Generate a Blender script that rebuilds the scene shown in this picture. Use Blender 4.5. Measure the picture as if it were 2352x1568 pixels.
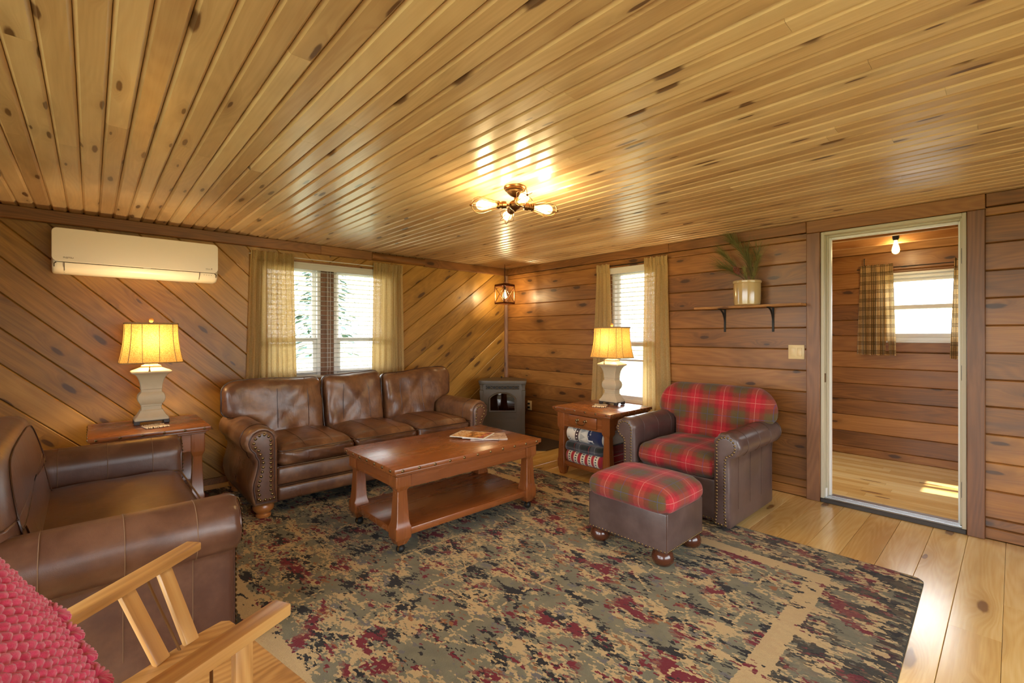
import bpy, bmesh, math, random
from mathutils import Vector, Matrix
PI = math.pi
rnd = random.Random(11)
scene = bpy.context.scene
COL = scene.collection
for o in list(bpy.data.objects):
    bpy.data.objects.remove(o)

def srgb(r, g, b):
    f = lambda c: (c/255/12.92) if c/255 <= .04045 else ((c/255+.055)/1.055)**2.4
    return (f(r), f(g), f(b), 1.0)

# ------------------------------------------------------------------ camera
cam = bpy.data.cameras.new('camera'); cam_o = bpy.data.objects.new('camera', cam); COL.objects.link(cam_o)
cam.sensor_width = 36; cam.lens = 1057*36/2352; cam.shift_y = -15/2352
cam_o.location = (4.722, -4.221, 1.30); cam_o.rotation_euler = (PI/2, 0, math.radians(47.5))
cam.clip_start = .02; cam.clip_end = 400
scene.camera = cam_o
# ------------------------------------------------------------------ sky
world = bpy.data.worlds.new('sky'); scene.world = world; world.use_nodes = True
wbg = world.node_tree.nodes['Background']
wbg.inputs[0].default_value = (.90, .96, 1.0, 1); wbg.inputs[1].default_value = 6.0
# ------------------------------------------------------------------ sun (from the +x side, behind the viewpoint)
sun = bpy.data.lights.new('sun', 'SUN'); sun.energy = 11; sun.angle = math.radians(.6); sun.color = (1, .95, .86)
sun_o = bpy.data.objects.new('sun', sun); COL.objects.link(sun_o); sun_o.location = (12, -2, 12); sun_o.rotation_euler = (math.radians(-3), math.radians(43.5), 0)
# ------------------------------------------------------------------ exposure
vs = scene.view_settings
vs.view_transform = 'Standard'; vs.look = 'None'; vs.gamma = 1.0; vs.use_curve_mapping = False
vs.exposure = 0.56
cy = scene.cycles
cy.max_bounces = 7; cy.diffuse_bounces = 4; cy.glossy_bounces = 3; cy.transmission_bounces = 3; cy.transparent_max_bounces = 8; cy.caustics_reflective = False; cy.caustics_refractive = False
def portal(name, loc, rot, sx, sy):
    l = bpy.data.lights.new(name, 'AREA'); l.shape = 'RECTANGLE'; l.size = sx; l.size_y = sy; l.cycles.is_portal = True
    o = bpy.data.objects.new(name, l); COL.objects.link(o); o.location = loc; o.rotation_euler = rot; return o
# sky portals in each window opening (they only guide sampling of the sky, they give off nothing)
portal('sky_portal', (-.16, -2.38, 1.44), (0, -PI/2, 0), 1.2, 1.36)
portal('sky_portal', (1.98, .16, 1.3), (-PI/2, 0, 0), .62, 1.5)
portal('sky_portal', (4.10, 2.06, 1.58), (-PI/2, 0, 0), .74, .76)
portal('sky_portal', (3.5, -5.77, 1.05), (PI/2, 0, 0), 4.6, 2.0)
portal('sky_portal', (6.77, -2.6, 1.05), (0, PI/2, 0), 1.6, 4.0)
portal('sky_portal', (2.60, 1.0, 1.3), (0, -PI/2, 0), 1.4, 1.1)
portal('sky_portal', (6.16, 1.2, 1.3), (0, PI/2, 0), 1.4, .44)

# ------------------------------------------------------------------ node helper
class G:
    def __init__(s, name):
        s.m = bpy.data.materials.new(name); s.m.use_nodes = True; s.t = s.m.node_tree; s.t.nodes.clear()
        s.out = s.t.nodes.new('ShaderNodeOutputMaterial')
    def put(s, sock, v):
        if isinstance(v, bpy.types.NodeSocket): s.t.links.new(v, sock)
        elif v is not None: sock.default_value = v
    def new(s, ty, **kw):
        n = s.t.nodes.new(ty)
        for k, v in kw.items(): setattr(n, k, v)
        return n
    def math(s, op, a, b=None, c=None, clamp=False):
        n = s.new('ShaderNodeMath', operation=op, use_clamp=clamp)
        s.put(n.inputs[0], a); s.put(n.inputs[1], b); s.put(n.inputs[2], c); return n.outputs[0]
    def vm(s, op, a, b=None, out=0):
        n = s.new('ShaderNodeVectorMath', operation=op); s.put(n.inputs[0], a); s.put(n.inputs[1], b); return n.outputs[out]
    def tc(s, k='Object'): return s.new('ShaderNodeTexCoord').outputs[k]
    def rand(s): return s.new('ShaderNodeObjectInfo').outputs['Random']
    def sep(s, v): n = s.new('ShaderNodeSeparateXYZ'); s.put(n.inputs[0], v); return n.outputs
    def comb(s, x, y, z=0.0):
        n = s.new('ShaderNodeCombineXYZ'); s.put(n.inputs[0], x); s.put(n.inputs[1], y); s.put(n.inputs[2], z); return n.outputs[0]
    def noise(s, v, sc=1., det=2., ro=.5, dist=0., dim='3D', out=0):
        n = s.new('ShaderNodeTexNoise', noise_dimensions=dim); s.put(n.inputs['Vector'], v)
        n.inputs['Scale'].default_value = sc; n.inputs['Detail'].default_value = det
        n.inputs['Roughness'].default_value = ro; n.inputs['Distortion'].default_value = dist; return n.outputs[out]
    def vor(s, v, sc=1., feat='F1', dim='2D', rn=1.):
        n = s.new('ShaderNodeTexVoronoi', voronoi_dimensions=dim, feature=feat); s.put(n.inputs['Vector'], v)
        n.inputs['Scale'].default_value = sc; n.inputs['Randomness'].default_value = rn; return n.outputs
    def ss(s, x, a, b, lo=0., hi=1.):
        n = s.new('ShaderNodeMapRange', interpolation_type='SMOOTHSTEP'); s.put(n.inputs[0], x)
        for i, v in enumerate((a, b, lo, hi)): s.put(n.inputs[i+1], v)
        return n.outputs[0]
    def mix(s, f, a, b, mode='MIX'):
        n = s.new('ShaderNodeMix', data_type='RGBA', blend_type=mode); s.put(n.inputs[0], f); s.put(n.inputs[6], a); s.put(n.inputs[7], b); return n.outputs[2]
    def ramp(s, f, stops, const=False):
        n = s.new('ShaderNodeValToRGB'); e = n.color_ramp.elements; n.color_ramp.interpolation = 'CONSTANT' if const else 'LINEAR'
        while len(e) < len(stops): e.new(.5)
        for el, (p, c) in zip(e, stops): el.position = p; el.color = c
        s.put(n.inputs[0], f); return n.outputs[0]
    def bump(s, h, st=.3, d=.01):
        n = s.new('ShaderNodeBump'); n.inputs['Strength'].default_value = st; n.inputs['Distance'].default_value = d; s.put(n.inputs['Height'], h); return n.outputs[0]
    def pbr(s, col, rough=.5, spec=.5, metal=0., nrm=None, coat=0., coat_r=.1, sheen=0., emit=None, es=0.):
        p = s.new('ShaderNodeBsdfPrincipled'); s.put(p.inputs['Base Color'], col); s.put(p.inputs['Roughness'], rough)
        s.put(p.inputs['Specular IOR Level'], spec); s.put(p.inputs['Metallic'], metal); s.put(p.inputs['Coat Weight'], coat); s.put(p.inputs['Coat Roughness'], coat_r)
        s.put(p.inputs['Sheen Weight'], sheen)
        if nrm is not None: s.put(p.inputs['Normal'], nrm)
        if emit is not None: s.put(p.inputs['Emission Color'], emit); s.put(p.inputs['Emission Strength'], es)
        s.t.links.new(p.outputs[0], s.out.inputs[0]); return p
    def surf(s, sh): s.t.links.new(sh, s.out.inputs[0])

def plain(name, col, rough=.5, metal=0., spec=.5, coat=0., noise=.06, nsc=30):
    g = G(name); n = g.noise(g.tc(), nsc, 3)
    c = g.mix(g.math('MULTIPLY', n, noise*2), col, tuple(x*.55 for x in col[:3])+(1,))
    g.pbr(c, rough, spec, metal, coat=coat); return g.m

def pine(name, stops, knot, kx=2.2, ky=6.5, sel=.55, var=.35, rough=.4, axis='x', coat=.15, spec=.5, blotch=.35, ring=.22, kd=.8, bs=.12):
    """stained or clear knotty pine: grain, cathedral figure, knots; each board differs by its own random number"""
    g = G(name); v = g.tc()
    x, y, z = g.sep(v)[:3]
    if axis == 'y': x, y = y, x
    if axis == 'z': x, z = z, x
    r = g.rand()
    x = g.math('ADD', x, g.math('MULTIPLY', r, 91.7)); y = g.math('ADD', y, g.math('MULTIPLY', r, 37.3))
    # knots first, the grain bends round them
    kv = g.comb(g.math('MULTIPLY', x, kx), g.math('MULTIPLY', g.math('ADD', y, g.math('MULTIPLY', z, .7)), ky))
    vo = g.vor(kv)
    kn = g.sep(vo['Color']); on = g.math('LESS_THAN', kn[0], sel)
    size = g.math('MULTIPLY_ADD', kn[1], .10, .05)
    d = g.math('ADD', vo['Distance'], g.math('MULTIPLY_ADD', g.noise(kv, 5, 2), .12, -.06))
    core = g.math('MULTIPLY', g.ss(d, size, g.math('MULTIPLY', size, .55)), on)
    halo = g.math('MULTIPLY', g.ss(d, g.math('MULTIPLY_ADD', size, 1.0, .26), .05), on)
    bend = g.math('MULTIPLY', halo, .05)
    yy = g.math('ADD', y, bend)
    n1 = g.noise(g.comb(g.math('MULTIPLY', x, .9), g.math('MULTIPLY', yy, 9), g.math('MULTIPLY', z, 9)), 1, 4, .6, .6)
    n2 = g.noise(g.comb(g.math('MULTIPLY', x, 4), g.math('MULTIPLY', yy, 130), g.math('MULTIPLY', z, 130)), 1, 2)
    n3 = g.noise(g.comb(g.math('MULTIPLY', x, .55), g.math('MULTIPLY', yy, 4.5), g.math('MULTIPLY', z, 4.5)), 1, 1)
    fig = g.math('MULTIPLY_ADD', g.math('SINE', g.math('MULTIPLY', n3, 150)), .5, .5)
    t = g.math('ADD', g.math('MULTIPLY', n1, .62), g.math('MULTIPLY', n2, .26))
    t = g.math('ADD', t, g.math('MULTIPLY_ADD', fig, ring*.6, -.02))
    t = g.math('ADD', t, g.math('MULTIPLY_ADD', g.math('FRACT', g.math('MULTIPLY', r, 13.7)), var, -var/2))
    c = g.ramp(t, stops)
    bl = g.noise(g.comb(g.math('MULTIPLY', x, 1.6), g.math('MULTIPLY', y, 5), z), 1, 3, .6)
    c = g.mix(g.ss(bl, .52, .72, 0, blotch), c, tuple(a*.45 for a in stops[0][1][:3])+(1,))
    hc = tuple(a*.6+b*.4 for a, b in zip(stops[0][1][:3], knot[:3]))+(1,)
    c = g.mix(g.math('MULTIPLY', halo, .38), c, hc)
    c = g.mix(g.math('MULTIPLY', core, kd), c, knot)
    rr = g.math('MULTIPLY_ADD', n1, .16, rough-.08)
    g.pbr(c, rr, spec, nrm=g.bump(g.math('ADD', n2, g.math('MULTIPLY', n1, 2)), bs, .002), coat=coat, coat_r=.22)
    return g.m

def leather(name, c1, c2, rough=.36, wr=.25, sc=1., coat=.12):
    g = G(name); v = g.tc()
    n = g.noise(v, 4*sc, 4, .6); n2 = g.noise(v, 22*sc, 3, .6)
    c = g.mix(g.ss(g.math('MULTIPLY_ADD', n2, .3, n), .5, .85), c1, c2)
    vo = g.vor(v, 420, 'F1', '3D')['Distance']
    w = g.noise(g.vm('MULTIPLY', v, (1, 1, .35)), 13*sc, 4, .55, 1.2)
    hgt = g.math('ADD', g.math('MULTIPLY', vo, .05), g.math('MULTIPLY', w, wr*2))
    g.pbr(c, g.math('MULTIPLY_ADD', n, .22, rough-.1), .5, nrm=g.bump(hgt, .35, .012), coat=coat, coat_r=.3)
    return g.m

def glass(name, tint=(1, 1, 1, 1), gl=.9, rough=.0):
    g = G(name); tr = g.new('ShaderNodeBsdfTransparent'); tr.inputs[0].default_value = tint
    gs = g.new('ShaderNodeBsdfGlossy'); gs.inputs['Roughness'].default_value = rough; gs.inputs[0].default_value = (gl, gl, gl, 1)
    fr = g.new('ShaderNodeFresnel'); fr.inputs[0].default_value = 1.45
    mx = g.new('ShaderNodeMixShader'); g.put(mx.inputs[0], fr.outputs[0]); g.put(mx.inputs[1], tr.outputs[0]); g.put(mx.inputs[2], gs.outputs[0])
    g.surf(mx.outputs[0]); return g.m

def cloth(name, c1, c2, trans=.35, weave=420, pattern=None, tcol=None, gap=.0):
    """woven cloth that lets some light through; gap = share of open weave"""
    g = G(name); v = g.tc(); n = g.noise(v, 160, 3, .7)
    col = g.mix(g.ss(n, .35, .65), c1, c2)
    if pattern: col = pattern(g, col)
    d = g.new('ShaderNodeBsdfDiffuse'); t = g.new('ShaderNodeBsdfTranslucent'); g.put(d.inputs[0], col); g.put(t.inputs[0], col if tcol is None else tcol)
    mx = g.new('ShaderNodeMixShader'); g.put(mx.inputs[0], trans); g.put(mx.inputs[1], d.outputs[0]); g.put(mx.inputs[2], t.outputs[0])
    s = mx.outputs[0]
    if gap:
        tr = g.new('ShaderNodeBsdfTransparent'); m2 = g.new('ShaderNodeMixShader')
        g.put(m2.inputs[0], g.ss(g.noise(v, 330, 2, .8), .62, .70, 0, gap)); g.put(m2.inputs[1], s); g.put(m2.inputs[2], tr.outputs[0]); s = m2.outputs[0]
    g.put(d.inputs['Normal'], g.bump(n, .25, .002)); g.surf(s); return g.m

def glow(name, col, st):
    g = G(name); e = g.new('ShaderNodeEmission'); e.inputs[0].default_value = col; e.inputs[1].default_value = st
    t = g.new('ShaderNodeBsdfTransparent'); a = g.new('ShaderNodeAddShader'); g.put(a.inputs[0], e.outputs[0]); g.put(a.inputs[1], t.outputs[0]); g.surf(a.outputs[0]); return g.m

# ------------------------------------------------------------------ mesh helper
class MB:
    def __init__(s): s.v = []; s.f = []; s.u = []
    def add(s, vf, mt=None, flip=False):
        o = len(s.v); vs_ = vf[0]
        s.v += [tuple(mt @ Vector(p)) for p in vs_] if mt is not None else [tuple(p) for p in vs_]
        s.f += [tuple(o+i for i in (reversed(f) if flip else f)) for f in vf[1]]
        if len(vf) > 2: s.u += vf[2]
        return s
    def vf(s): return (s.v, s.f, s.u) if s.u else (s.v, s.f)

def T(x, y, z): return Matrix.Translation((x, y, z))
def RX(a): return Matrix.Rotation(a, 4, 'X')
def RY(a): return Matrix.Rotation(a, 4, 'Y')
def RZ(a): return Matrix.Rotation(a, 4, 'Z')

def mesh(name, vf, mat, ang=38):
    me = bpy.data.meshes.new(name); me.from_pydata([tuple(p) for p in vf[0]], [], vf[1])
    if mat is not None: me.materials.append(mat)
    if len(vf) > 2 and vf[2]:
        uv = me.uv_layers.new(name='uv'); i = 0
        for fu in vf[2]:
            for c in fu: uv.data[i].uv = c; i += 1
    me.polygons.foreach_set('use_smooth', [True]*len(me.polygons)); me.update()
    if ang < 180: me.set_sharp_from_angle(angle=math.radians(ang))
    return me
def obj(name, vf, mat, parent=None, loc=None, rot=None, ang=38, mt=None):
    me = vf if isinstance(vf, bpy.types.Mesh) else mesh(name, vf, mat, ang)
    o = bpy.data.objects.new(name, me); COL.objects.link(o)
    if parent is not None: o.parent = parent
    if mt is not None: o.matrix_basis = mt
    if loc is not None: o.location = loc
    if rot is not None: o.rotation_euler = rot
    return o
def tag(o, label=None, cat=None, group=None, kind=None):
    for k, v in (('label', label), ('category', cat), ('group', group), ('kind', kind)):
        if v: o[k] = v
    return o
def thing(name, label, cat, loc=(0, 0, 0), rotz=0., group=None):
    o = bpy.data.objects.new(name, None); COL.objects.link(o); o.location = loc; o.rotation_euler = (0, 0, rotz); o.empty_display_size = .1
    return tag(o, label, cat, group)
def struct(name, vf, mat, label=None, **k):
    o = obj(name, vf, mat, **k); return tag(o, label, kind='structure')
def dup(root, parent=None):
    c = root.copy(); COL.objects.link(c); c.parent = parent
    for ch in list(root.children): dup(ch, c)
    return c
def plamp(name, loc, watts, col, parent=None, size=.03):
    l = bpy.data.lights.new(name, 'POINT'); l.energy = watts; l.color = col[:3]; l.shadow_soft_size = size
    o = bpy.data.objects.new(name, l); COL.objects.link(o); o.location = loc
    if parent is not None: o.parent = parent
    return o

def box(x0, x1, y0, y1, z0, z1):
    return ([(x0, y0, z0), (x1, y0, z0), (x1, y1, z0), (x0, y1, z0), (x0, y0, z1), (x1, y0, z1), (x1, y1, z1), (x0, y1, z1)],
            [(3, 2, 1, 0), (4, 5, 6, 7), (0, 1, 5, 4), (1, 2, 6, 5), (2, 3, 7, 6), (3, 0, 4, 7)])
def from_bm(bm):
    bm.verts.ensure_lookup_table(); bm.verts.index_update()
    r = ([v.co[:] for v in bm.verts], [tuple(v.index for v in f.verts) for f in bm.faces]); bm.free(); return r
def bbox(x0, x1, y0, y1, z0, z1, b=.004, seg=2):
    bm = bmesh.new(); vs_ = [bm.verts.new(p) for p in box(0, 1, 0, 1, 0, 1)[0]]
    for v in vs_: v.co = (x0+(x1-x0)*v.co.x, y0+(y1-y0)*v.co.y, z0+(z1-z0)*v.co.z)
    for f in box(0, 1, 0, 1, 0, 1)[1]: bm.faces.new([vs_[i] for i in f])
    if b: bmesh.ops.bevel(bm, geom=bm.edges[:], offset=b, segments=seg, profile=.5, affect='EDGES')
    return from_bm(bm)
def rings(rs, closed=True, cap0=True, cap1=True):
    """skin a list of equal-length rings"""
    n = len(rs[0]); v = [p for r in rs for p in r]; f = []
    for i in range(len(rs)-1):
        for j in range(n if closed else n-1):
            k = (j+1) % n; f.append((i*n+j, i*n+k, (i+1)*n+k, (i+1)*n+j))
    if cap0: f.append(tuple(range(n-1, -1, -1)))
    if cap1: f.append(tuple((len(rs)-1)*n+j for j in range(n)))
    return v, f
def lathe(pr, seg=24, cx=0., cy=0., cap=True):
    return rings([[(cx+r*math.cos(2*PI*j/seg), cy+r*math.sin(2*PI*j/seg), z) for j in range(seg)] for r, z in pr], True, cap, cap)
def sqloft(pr, ch=.0, ratio=1., seg=1):
    """square-section loft: (half width, z); ch = corner chamfer share"""
    rs = []
    for h, z in pr:
        a, b = h, h*ratio; c = ch*min(a, b)
        if c > 0: ring = [(a, -b+c), (a, b-c), (a-c, b), (-a+c, b), (-a, b-c), (-a, -b+c), (-a+c, -b), (a-c, -b)]
        else: ring = [(a, -b), (a, b), (-a, b), (-a, -b)]
        rs.append([(x, y, z) for x, y in ring])
    return rings(rs)
def tube(pts, r, seg=8, closed=False, cap=True):
    pts = [Vector(p) for p in pts]; n = len(pts); rs = []; up = None
    for i, p in enumerate(pts):
        d = (pts[(i+1) % n]-pts[i-1]) if closed else (pts[min(i+1, n-1)]-pts[max(i-1, 0)])
        d = d.normalized() if d.length > 1e-9 else Vector((0, 0, 1))
        if up is None: up = d.orthogonal().normalized()
        up = (up-d*up.dot(d)); up = up.normalized() if up.length > 1e-6 else d.orthogonal().normalized()
        s = d.cross(up); rr = r[i] if isinstance(r, (list, tuple)) else r
        rs.append([tuple(p+up*rr*math.cos(2*PI*j/seg)+s*rr*math.sin(2*PI*j/seg)) for j in range(seg)])
    if closed:
        rs.append(rs[0]); return rings(rs, True, False, False)
    return rings(rs, True, cap, cap)
def extr(poly, h0, h1, plane='xz'):
    """extrude a 2-D outline; plane tells which axes it lies in, extrusion runs along the third"""
    def p3(a, b, h): return {'xz': (a, h, b), 'xy': (a, b, h), 'yz': (h, a, b)}[plane]
    return rings([[p3(a, b, h0) for a, b in poly], [p3(a, b, h1) for a, b in poly]])
def arc(cx, cy, r, a0, a1, n): return [(cx+r*math.cos(math.radians(a0+(a1-a0)*i/n)), cy+r*math.sin(math.radians(a0+(a1-a0)*i/n))) for i in range(n+1)]
def rrect(x0, x1, y0, y1, r, n=5):
    return arc(x1-r, y0+r, r, -90, 0, n)+arc(x1-r, y1-r, r, 0, 90, n)+arc(x0+r, y1-r, r, 90, 180, n)+arc(x0+r, y0+r, r, 180, 270, n)
def offset(poly, d):
    n = len(poly); out = []
    for i in range(n):
        a, b = Vector(poly[i-1]), Vector(poly[(i+1) % n]); t = (b-a)
        t = t.normalized() if t.length > 1e-9 else Vector((1, 0))
        out.append((poly[i][0]+t.y*d, poly[i][1]-t.x*d))
    return out
def cushion(hx, hy, hz, rx=.04, crown=.03, side=.015, n=14, sag=None, seed=0, wob=.0):
    """puffed block, centre at origin, unrolled uv"""
    rg = random.Random(seed); ph = [rg.uniform(0, 6.28) for _ in range(6)]
    V = {}; verts = []; faces = []; uvs = []
    def P(a, b, c):
        k = (round(a*n), round(b*n), round(c*n))
        if k in V: return V[k]
        q = Vector((a*hx, b*hy, c*hz)); cl = Vector((max(-hx+rx, min(hx-rx, q.x)), max(-hy+rx, min(hy-rx, q.y)), max(-hz+min(rx, hz*.98), min(hz-min(rx, hz*.98), q.z))))
        d = q-cl
        if d.length > 1e-9: q = cl+d.normalized()*min(rx, max(abs(d.x), abs(d.y), abs(d.z)))
        fx, fy, fz = 1-a*a, 1-b*b, 1-c*c
        q.z += c*crown*math.sqrt(max(fx, 0)*max(fy, 0)); q.x += a*side*fy*fz; q.y += b*side*fx*fz
        if wob:
            q.z += wob*(math.sin(9*a+ph[0])*math.sin(7*b+ph[1]))*max(0, c); q.y += wob*math.sin(8*a+ph[2]+5*c)*abs(b); q.x += wob*math.sin(8*b+ph[3]+5*c)*abs(a)
        V[k] = len(verts); verts.append(q); return V[k]
    g = [-1+2*i/n for i in range(n+1)]; m = max(3, int(n*.5)); gz = [-1+2*i/n for i in range(n+1)]
    for ax in range(3):
        for s in (-1, 1):
            for i in range(n):
                for j in range(n):
                    q = []
                    for (di, dj) in ((0, 0), (1, 0), (1, 1), (0, 1)):
                        a, b = g[i+di], g[j+dj]; q.append({0: (s, a, b), 1: (b, s, a), 2: (a, b, s)}[ax])
                    if s < 0: q = q[::-1]
                    faces.append(tuple(P(*c) for c in q))
                    uu = []
                    for a, b, c in q:
                        if ax == 2: uu.append((a*hx, b*hy))
                        elif ax == 1: uu.append((a*hx, s*(hy+(1-c)*hz)))
                        else: uu.append((s*(hx+(1-c)*hz), b*hy))
                    uvs.append(uu)
    return verts, faces, uvs
def puff(outline, tf, tb, ctr=None, prof=((1, 0), (.988, .40), (.95, .69), (.88, .85), (.78, .93), (.62, .975), (.45, .99), (.28, 1.), (.1, 1.)), amp=None):
    """padded shape from an outline in x-z; front bulges to -y by tf, back to +y by tb; uv = x,z"""
    n = len(outline)
    if ctr is None: ctr = (sum(p[0] for p in outline)/n, sum(p[1] for p in outline)/n)
    rs = []; hx_ = max(abs(x-ctr[0]) for x, z in outline); hz_ = max(abs(z-ctr[1]) for x, z in outline)
    def inset(x, z, s):                                  # corners round off towards the middle
        a = math.atan2((z-ctr[1])/hz_, (x-ctr[0])/hx_); k = min(1, (1-s)*1.3)
        ex, ez = ctr[0]+hx_*.8*math.cos(a), ctr[1]+hz_*.8*math.sin(a)
        return ctr[0]+(x+(ex-x)*k-ctr[0])*s, ctr[1]+(z+(ez-z)*k-ctr[1])*s
    for s, h in reversed(prof[1:]): rs.append([(inset(x, z, s)[0], -tf*h, inset(x, z, s)[1]) for x, z in outline])
    rs.append([(x, 0, z) for x, z in outline])
    for s, h in prof[1:]: rs.append([(inset(x, z, s)[0], tb*h, inset(x, z, s)[1]) for x, z in outline])
    v, f = rings(rs)
    if amp: v = [amp(Vector(p)) for p in v]
    uv = [[(v[i][0], v[i][2]) for i in fc] for fc in f]
    return v, f, uv
def dome(r, h, seg=10, rows=3):
    pr = [(r*math.cos(PI/2*i/rows), h*math.sin(PI/2*i/rows)) for i in range(rows)]+[(r*.05, h)]
    return lathe(pr, seg)
def along(poly, step, closed=True, start=0.):
    """points every step along a 2-D polyline"""
    pts = poly+[poly[0]] if closed else poly; out = []; acc = start
    for a, b in zip(pts, pts[1:]):
        a, b = Vector(a), Vector(b); L = (b-a).length
        while acc < L-1e-9: out.append(tuple(a+(b-a)*(acc/L))); acc += step
        acc -= L
    return out
# ------------------------------------------------------------------ materials
M = {}
M['ceil'] = pine('clear_pine_ceiling', [(.15, srgb(186, 148, 104)), (.5, srgb(212, 177, 130)), (.85, srgb(228, 198, 152))], srgb(92, 58, 32), 1.9, 9.5, .66, .46, .34, coat=.22, blotch=.24, ring=.14, kd=.9)
M['wall'] = pine('stained_pine_wall', [(.18, srgb(124, 86, 36)), (.5, srgb(170, 122, 52)), (.82, srgb(196, 148, 70))], srgb(66, 36, 18), 2.0, 6.0, .62, .34, .42, coat=.08, blotch=.3, ring=.14)
M['wall_red'] = pine('stained_pine_siding', [(.18, srgb(106, 66, 30)), (.5, srgb(147, 95, 44)), (.82, srgb(176, 122, 62))], srgb(54, 30, 17), 2.0, 6.0, .66, .42, .42, coat=.08, blotch=.34, ring=.18)
M['trim'] = pine('stained_trim_board', [(.18, srgb(106, 66, 32)), (.5, srgb(142, 92, 46)), (.82, srgb(166, 114, 60))], srgb(52, 27, 15), 2.0, 7.0, .35, .25, .45, coat=.05)
M['trimz'] = pine('stained_post', [(.18, srgb(98, 62, 38)), (.5, srgb(130, 86, 54)), (.82, srgb(152, 106, 66))], srgb(50, 27, 16), 2.0, 7.0, .4, .2, .45, axis='z', coat=.05)
M['floor'] = pine('clear_pine_floor', [(.2, srgb(204, 156, 84)), (.5, srgb(228, 187, 114)), (.8, srgb(242, 210, 146))], srgb(112, 66, 30), 1.5, 5.5, .46, .44, .2, axis='x', coat=.9, spec=.7, blotch=.12, ring=.16, bs=.05)
M['rough'] = pine('rough_sawn_rafter', [(.22, srgb(150, 100, 52)), (.5, srgb(188, 134, 76)), (.78, srgb(206, 156, 96))], srgb(80, 46, 24), 2.0, 6.0, .4, .2, .7, coat=0.)
M['cherry'] = {a: pine('cherry_wood_'+a, [(.1, srgb(104, 54, 26)), (.5, srgb(138, 77, 36)), (.9, srgb(162, 98, 48))], srgb(84, 36, 16), .6, 2, .0, .06, .27, axis=a, coat=.35, blotch=.03, ring=.05, bs=.03) for a in 'xyz'}
M['oak'] = {a: pine('honey_oak_'+a, [(.2, srgb(146, 98, 48)), (.5, srgb(190, 138, 76)), (.8, srgb(212, 166, 100))], srgb(150, 90, 40), .6, 2, .0, .1, .4, axis=a, coat=.15, blotch=.15, ring=.35) for a in 'xyz'}
M['bun'] = plain('turned_pine_foot', srgb(168, 102, 48), .35, coat=.3)
M['bun_dark'] = plain('dark_turned_foot', srgb(76, 38, 22), .22, coat=.5)
M['white'] = plain('white_vinyl', srgb(236, 234, 228), .4, noise=.02)
M['cream'] = plain('cream_door_frame', srgb(196, 186, 160), .45, noise=.03)
M['slat'] = plain('white_blind_slat', srgb(206, 202, 192), .45, noise=.02)
M['dark'] = plain('dark_backing', srgb(46, 28, 16), .9)
M['brass'] = plain('antique_brass', srgb(128, 104, 70), .34, 1.0)
M['iron'] = plain('black_iron', srgb(34, 32, 30), .5, .3)
M['bronze'] = plain('brushed_bronze', srgb(120, 84, 50), .35, 1.0)
M['alum'] = plain('aluminium_sill', srgb(190, 192, 194), .3, .9)
M['thresh'] = plain('dark_threshold_face', srgb(52, 44, 38), .5)
M['glass'] = glass('window_glass')
M['plate'] = plain('almond_plate', srgb(226, 200, 150), .35, noise=.02)
M['ext'] = plain('pale_siding', srgb(200, 196, 186), .8)

# ------------------------------------------------------------------ the room shell
H = 2.2
def holed(u0, u1, v0, v1, holes):
    us = sorted({u0, u1, *[h[0] for h in holes], *[h[1] for h in holes]}); out = []
    for a, b in zip(us, us[1:]):
        cuts = sorted((h[2], h[3]) for h in holes if h[0] <= a+1e-6 and h[1] >= b-1e-6); lo = v0
        for c0, c1 in cuts:
            if c0 > lo+1e-6: out.append((a, b, lo, c0))
            lo = c1
        if v1 > lo+1e-6: out.append((a, b, lo, v1))
    return out
def shell(name, plane, c0, c1, u0, u1, v0, v1, holes, mat, label=None):
    m = MB()
    for a, b, c, d in holed(u0, u1, v0, v1, holes):
        m.add(box(c0, c1, a, b, c, d) if plane == 'x' else box(a, b, c0, c1, c, d))
    return struct(name, m.vf(), mat, label)

WL = (-3.06, -1.70, .85, 2.03)          # left wall window  (y0,y1,z0,z1)
WR = (1.68, 2.28, .55, 2.05)            # right wall window (x0,x1,z0,z1)
DR = (3.70, 4.512, -.2, 2.10)           # doorway
PW = (3.76, 4.44, 1.22, 1.94)           # porch window
BK = (1.2, 5.8, .02, 2.02)              # unseen glass door behind the viewpoint, added to let daylight in
SW = (-4.6, -.6, .25, 1.85)              # unseen side window, added and sized to bring in more daylight
X1, Y0 = 6.6, -5.6
wall_l = shell('wall_left', 'x', -.15, -.02, Y0, .15, -.2, 2.4, [WL], M['dark'], 'left wall of diagonal stained pine boards meeting in a chevron')
wall_r = shell('wall_right', 'y', .02, .12, -.15, X1, -.2, 2.4, [WR, DR], M['dark'], 'right wall of horizontal stained pine boards with the doorway')
wall_b = shell('wall_back', 'y', Y0-.15, Y0, -.15, X1+.15, -.2, 2.4, [BK], M['wall_red'], 'pine wall behind the viewpoint')
wall_s = shell('wall_side', 'x', X1, X1+.15, Y0, .12, -.2, 2.4, [SW], M['wall_red'], 'pine side wall behind the viewpoint')
floor = struct('floor', box(-.15, X1+.15, Y0-.15, .0, -.08, -.02), M['dark'], 'clear pine plank floor')
ceil = struct('ceiling', box(-.15, X1+.15, Y0-.15, .15, H+.018, H+.1), plain('brown_groove', srgb(128, 80, 40), .7), 'ceiling of narrow clear knotty pine boards')

def plank(L, w, t=.018, c=.006, g=.0012):
    """one board, length along x from 0..L, width along y, face at z=t, long edges chamfered"""
    s = [(g, 0), (w-g, 0), (w-g, t-c), (w-g-c, t), (g+c, t), (g, t-c)]
    return rings([[(x, y, z) for y, z in s] for x in (.0004, L-.0004)])
def put_board(parent, name, vf, mat, mt): return obj(name, vf, mat, parent, mt=mt, ang=20)

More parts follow.
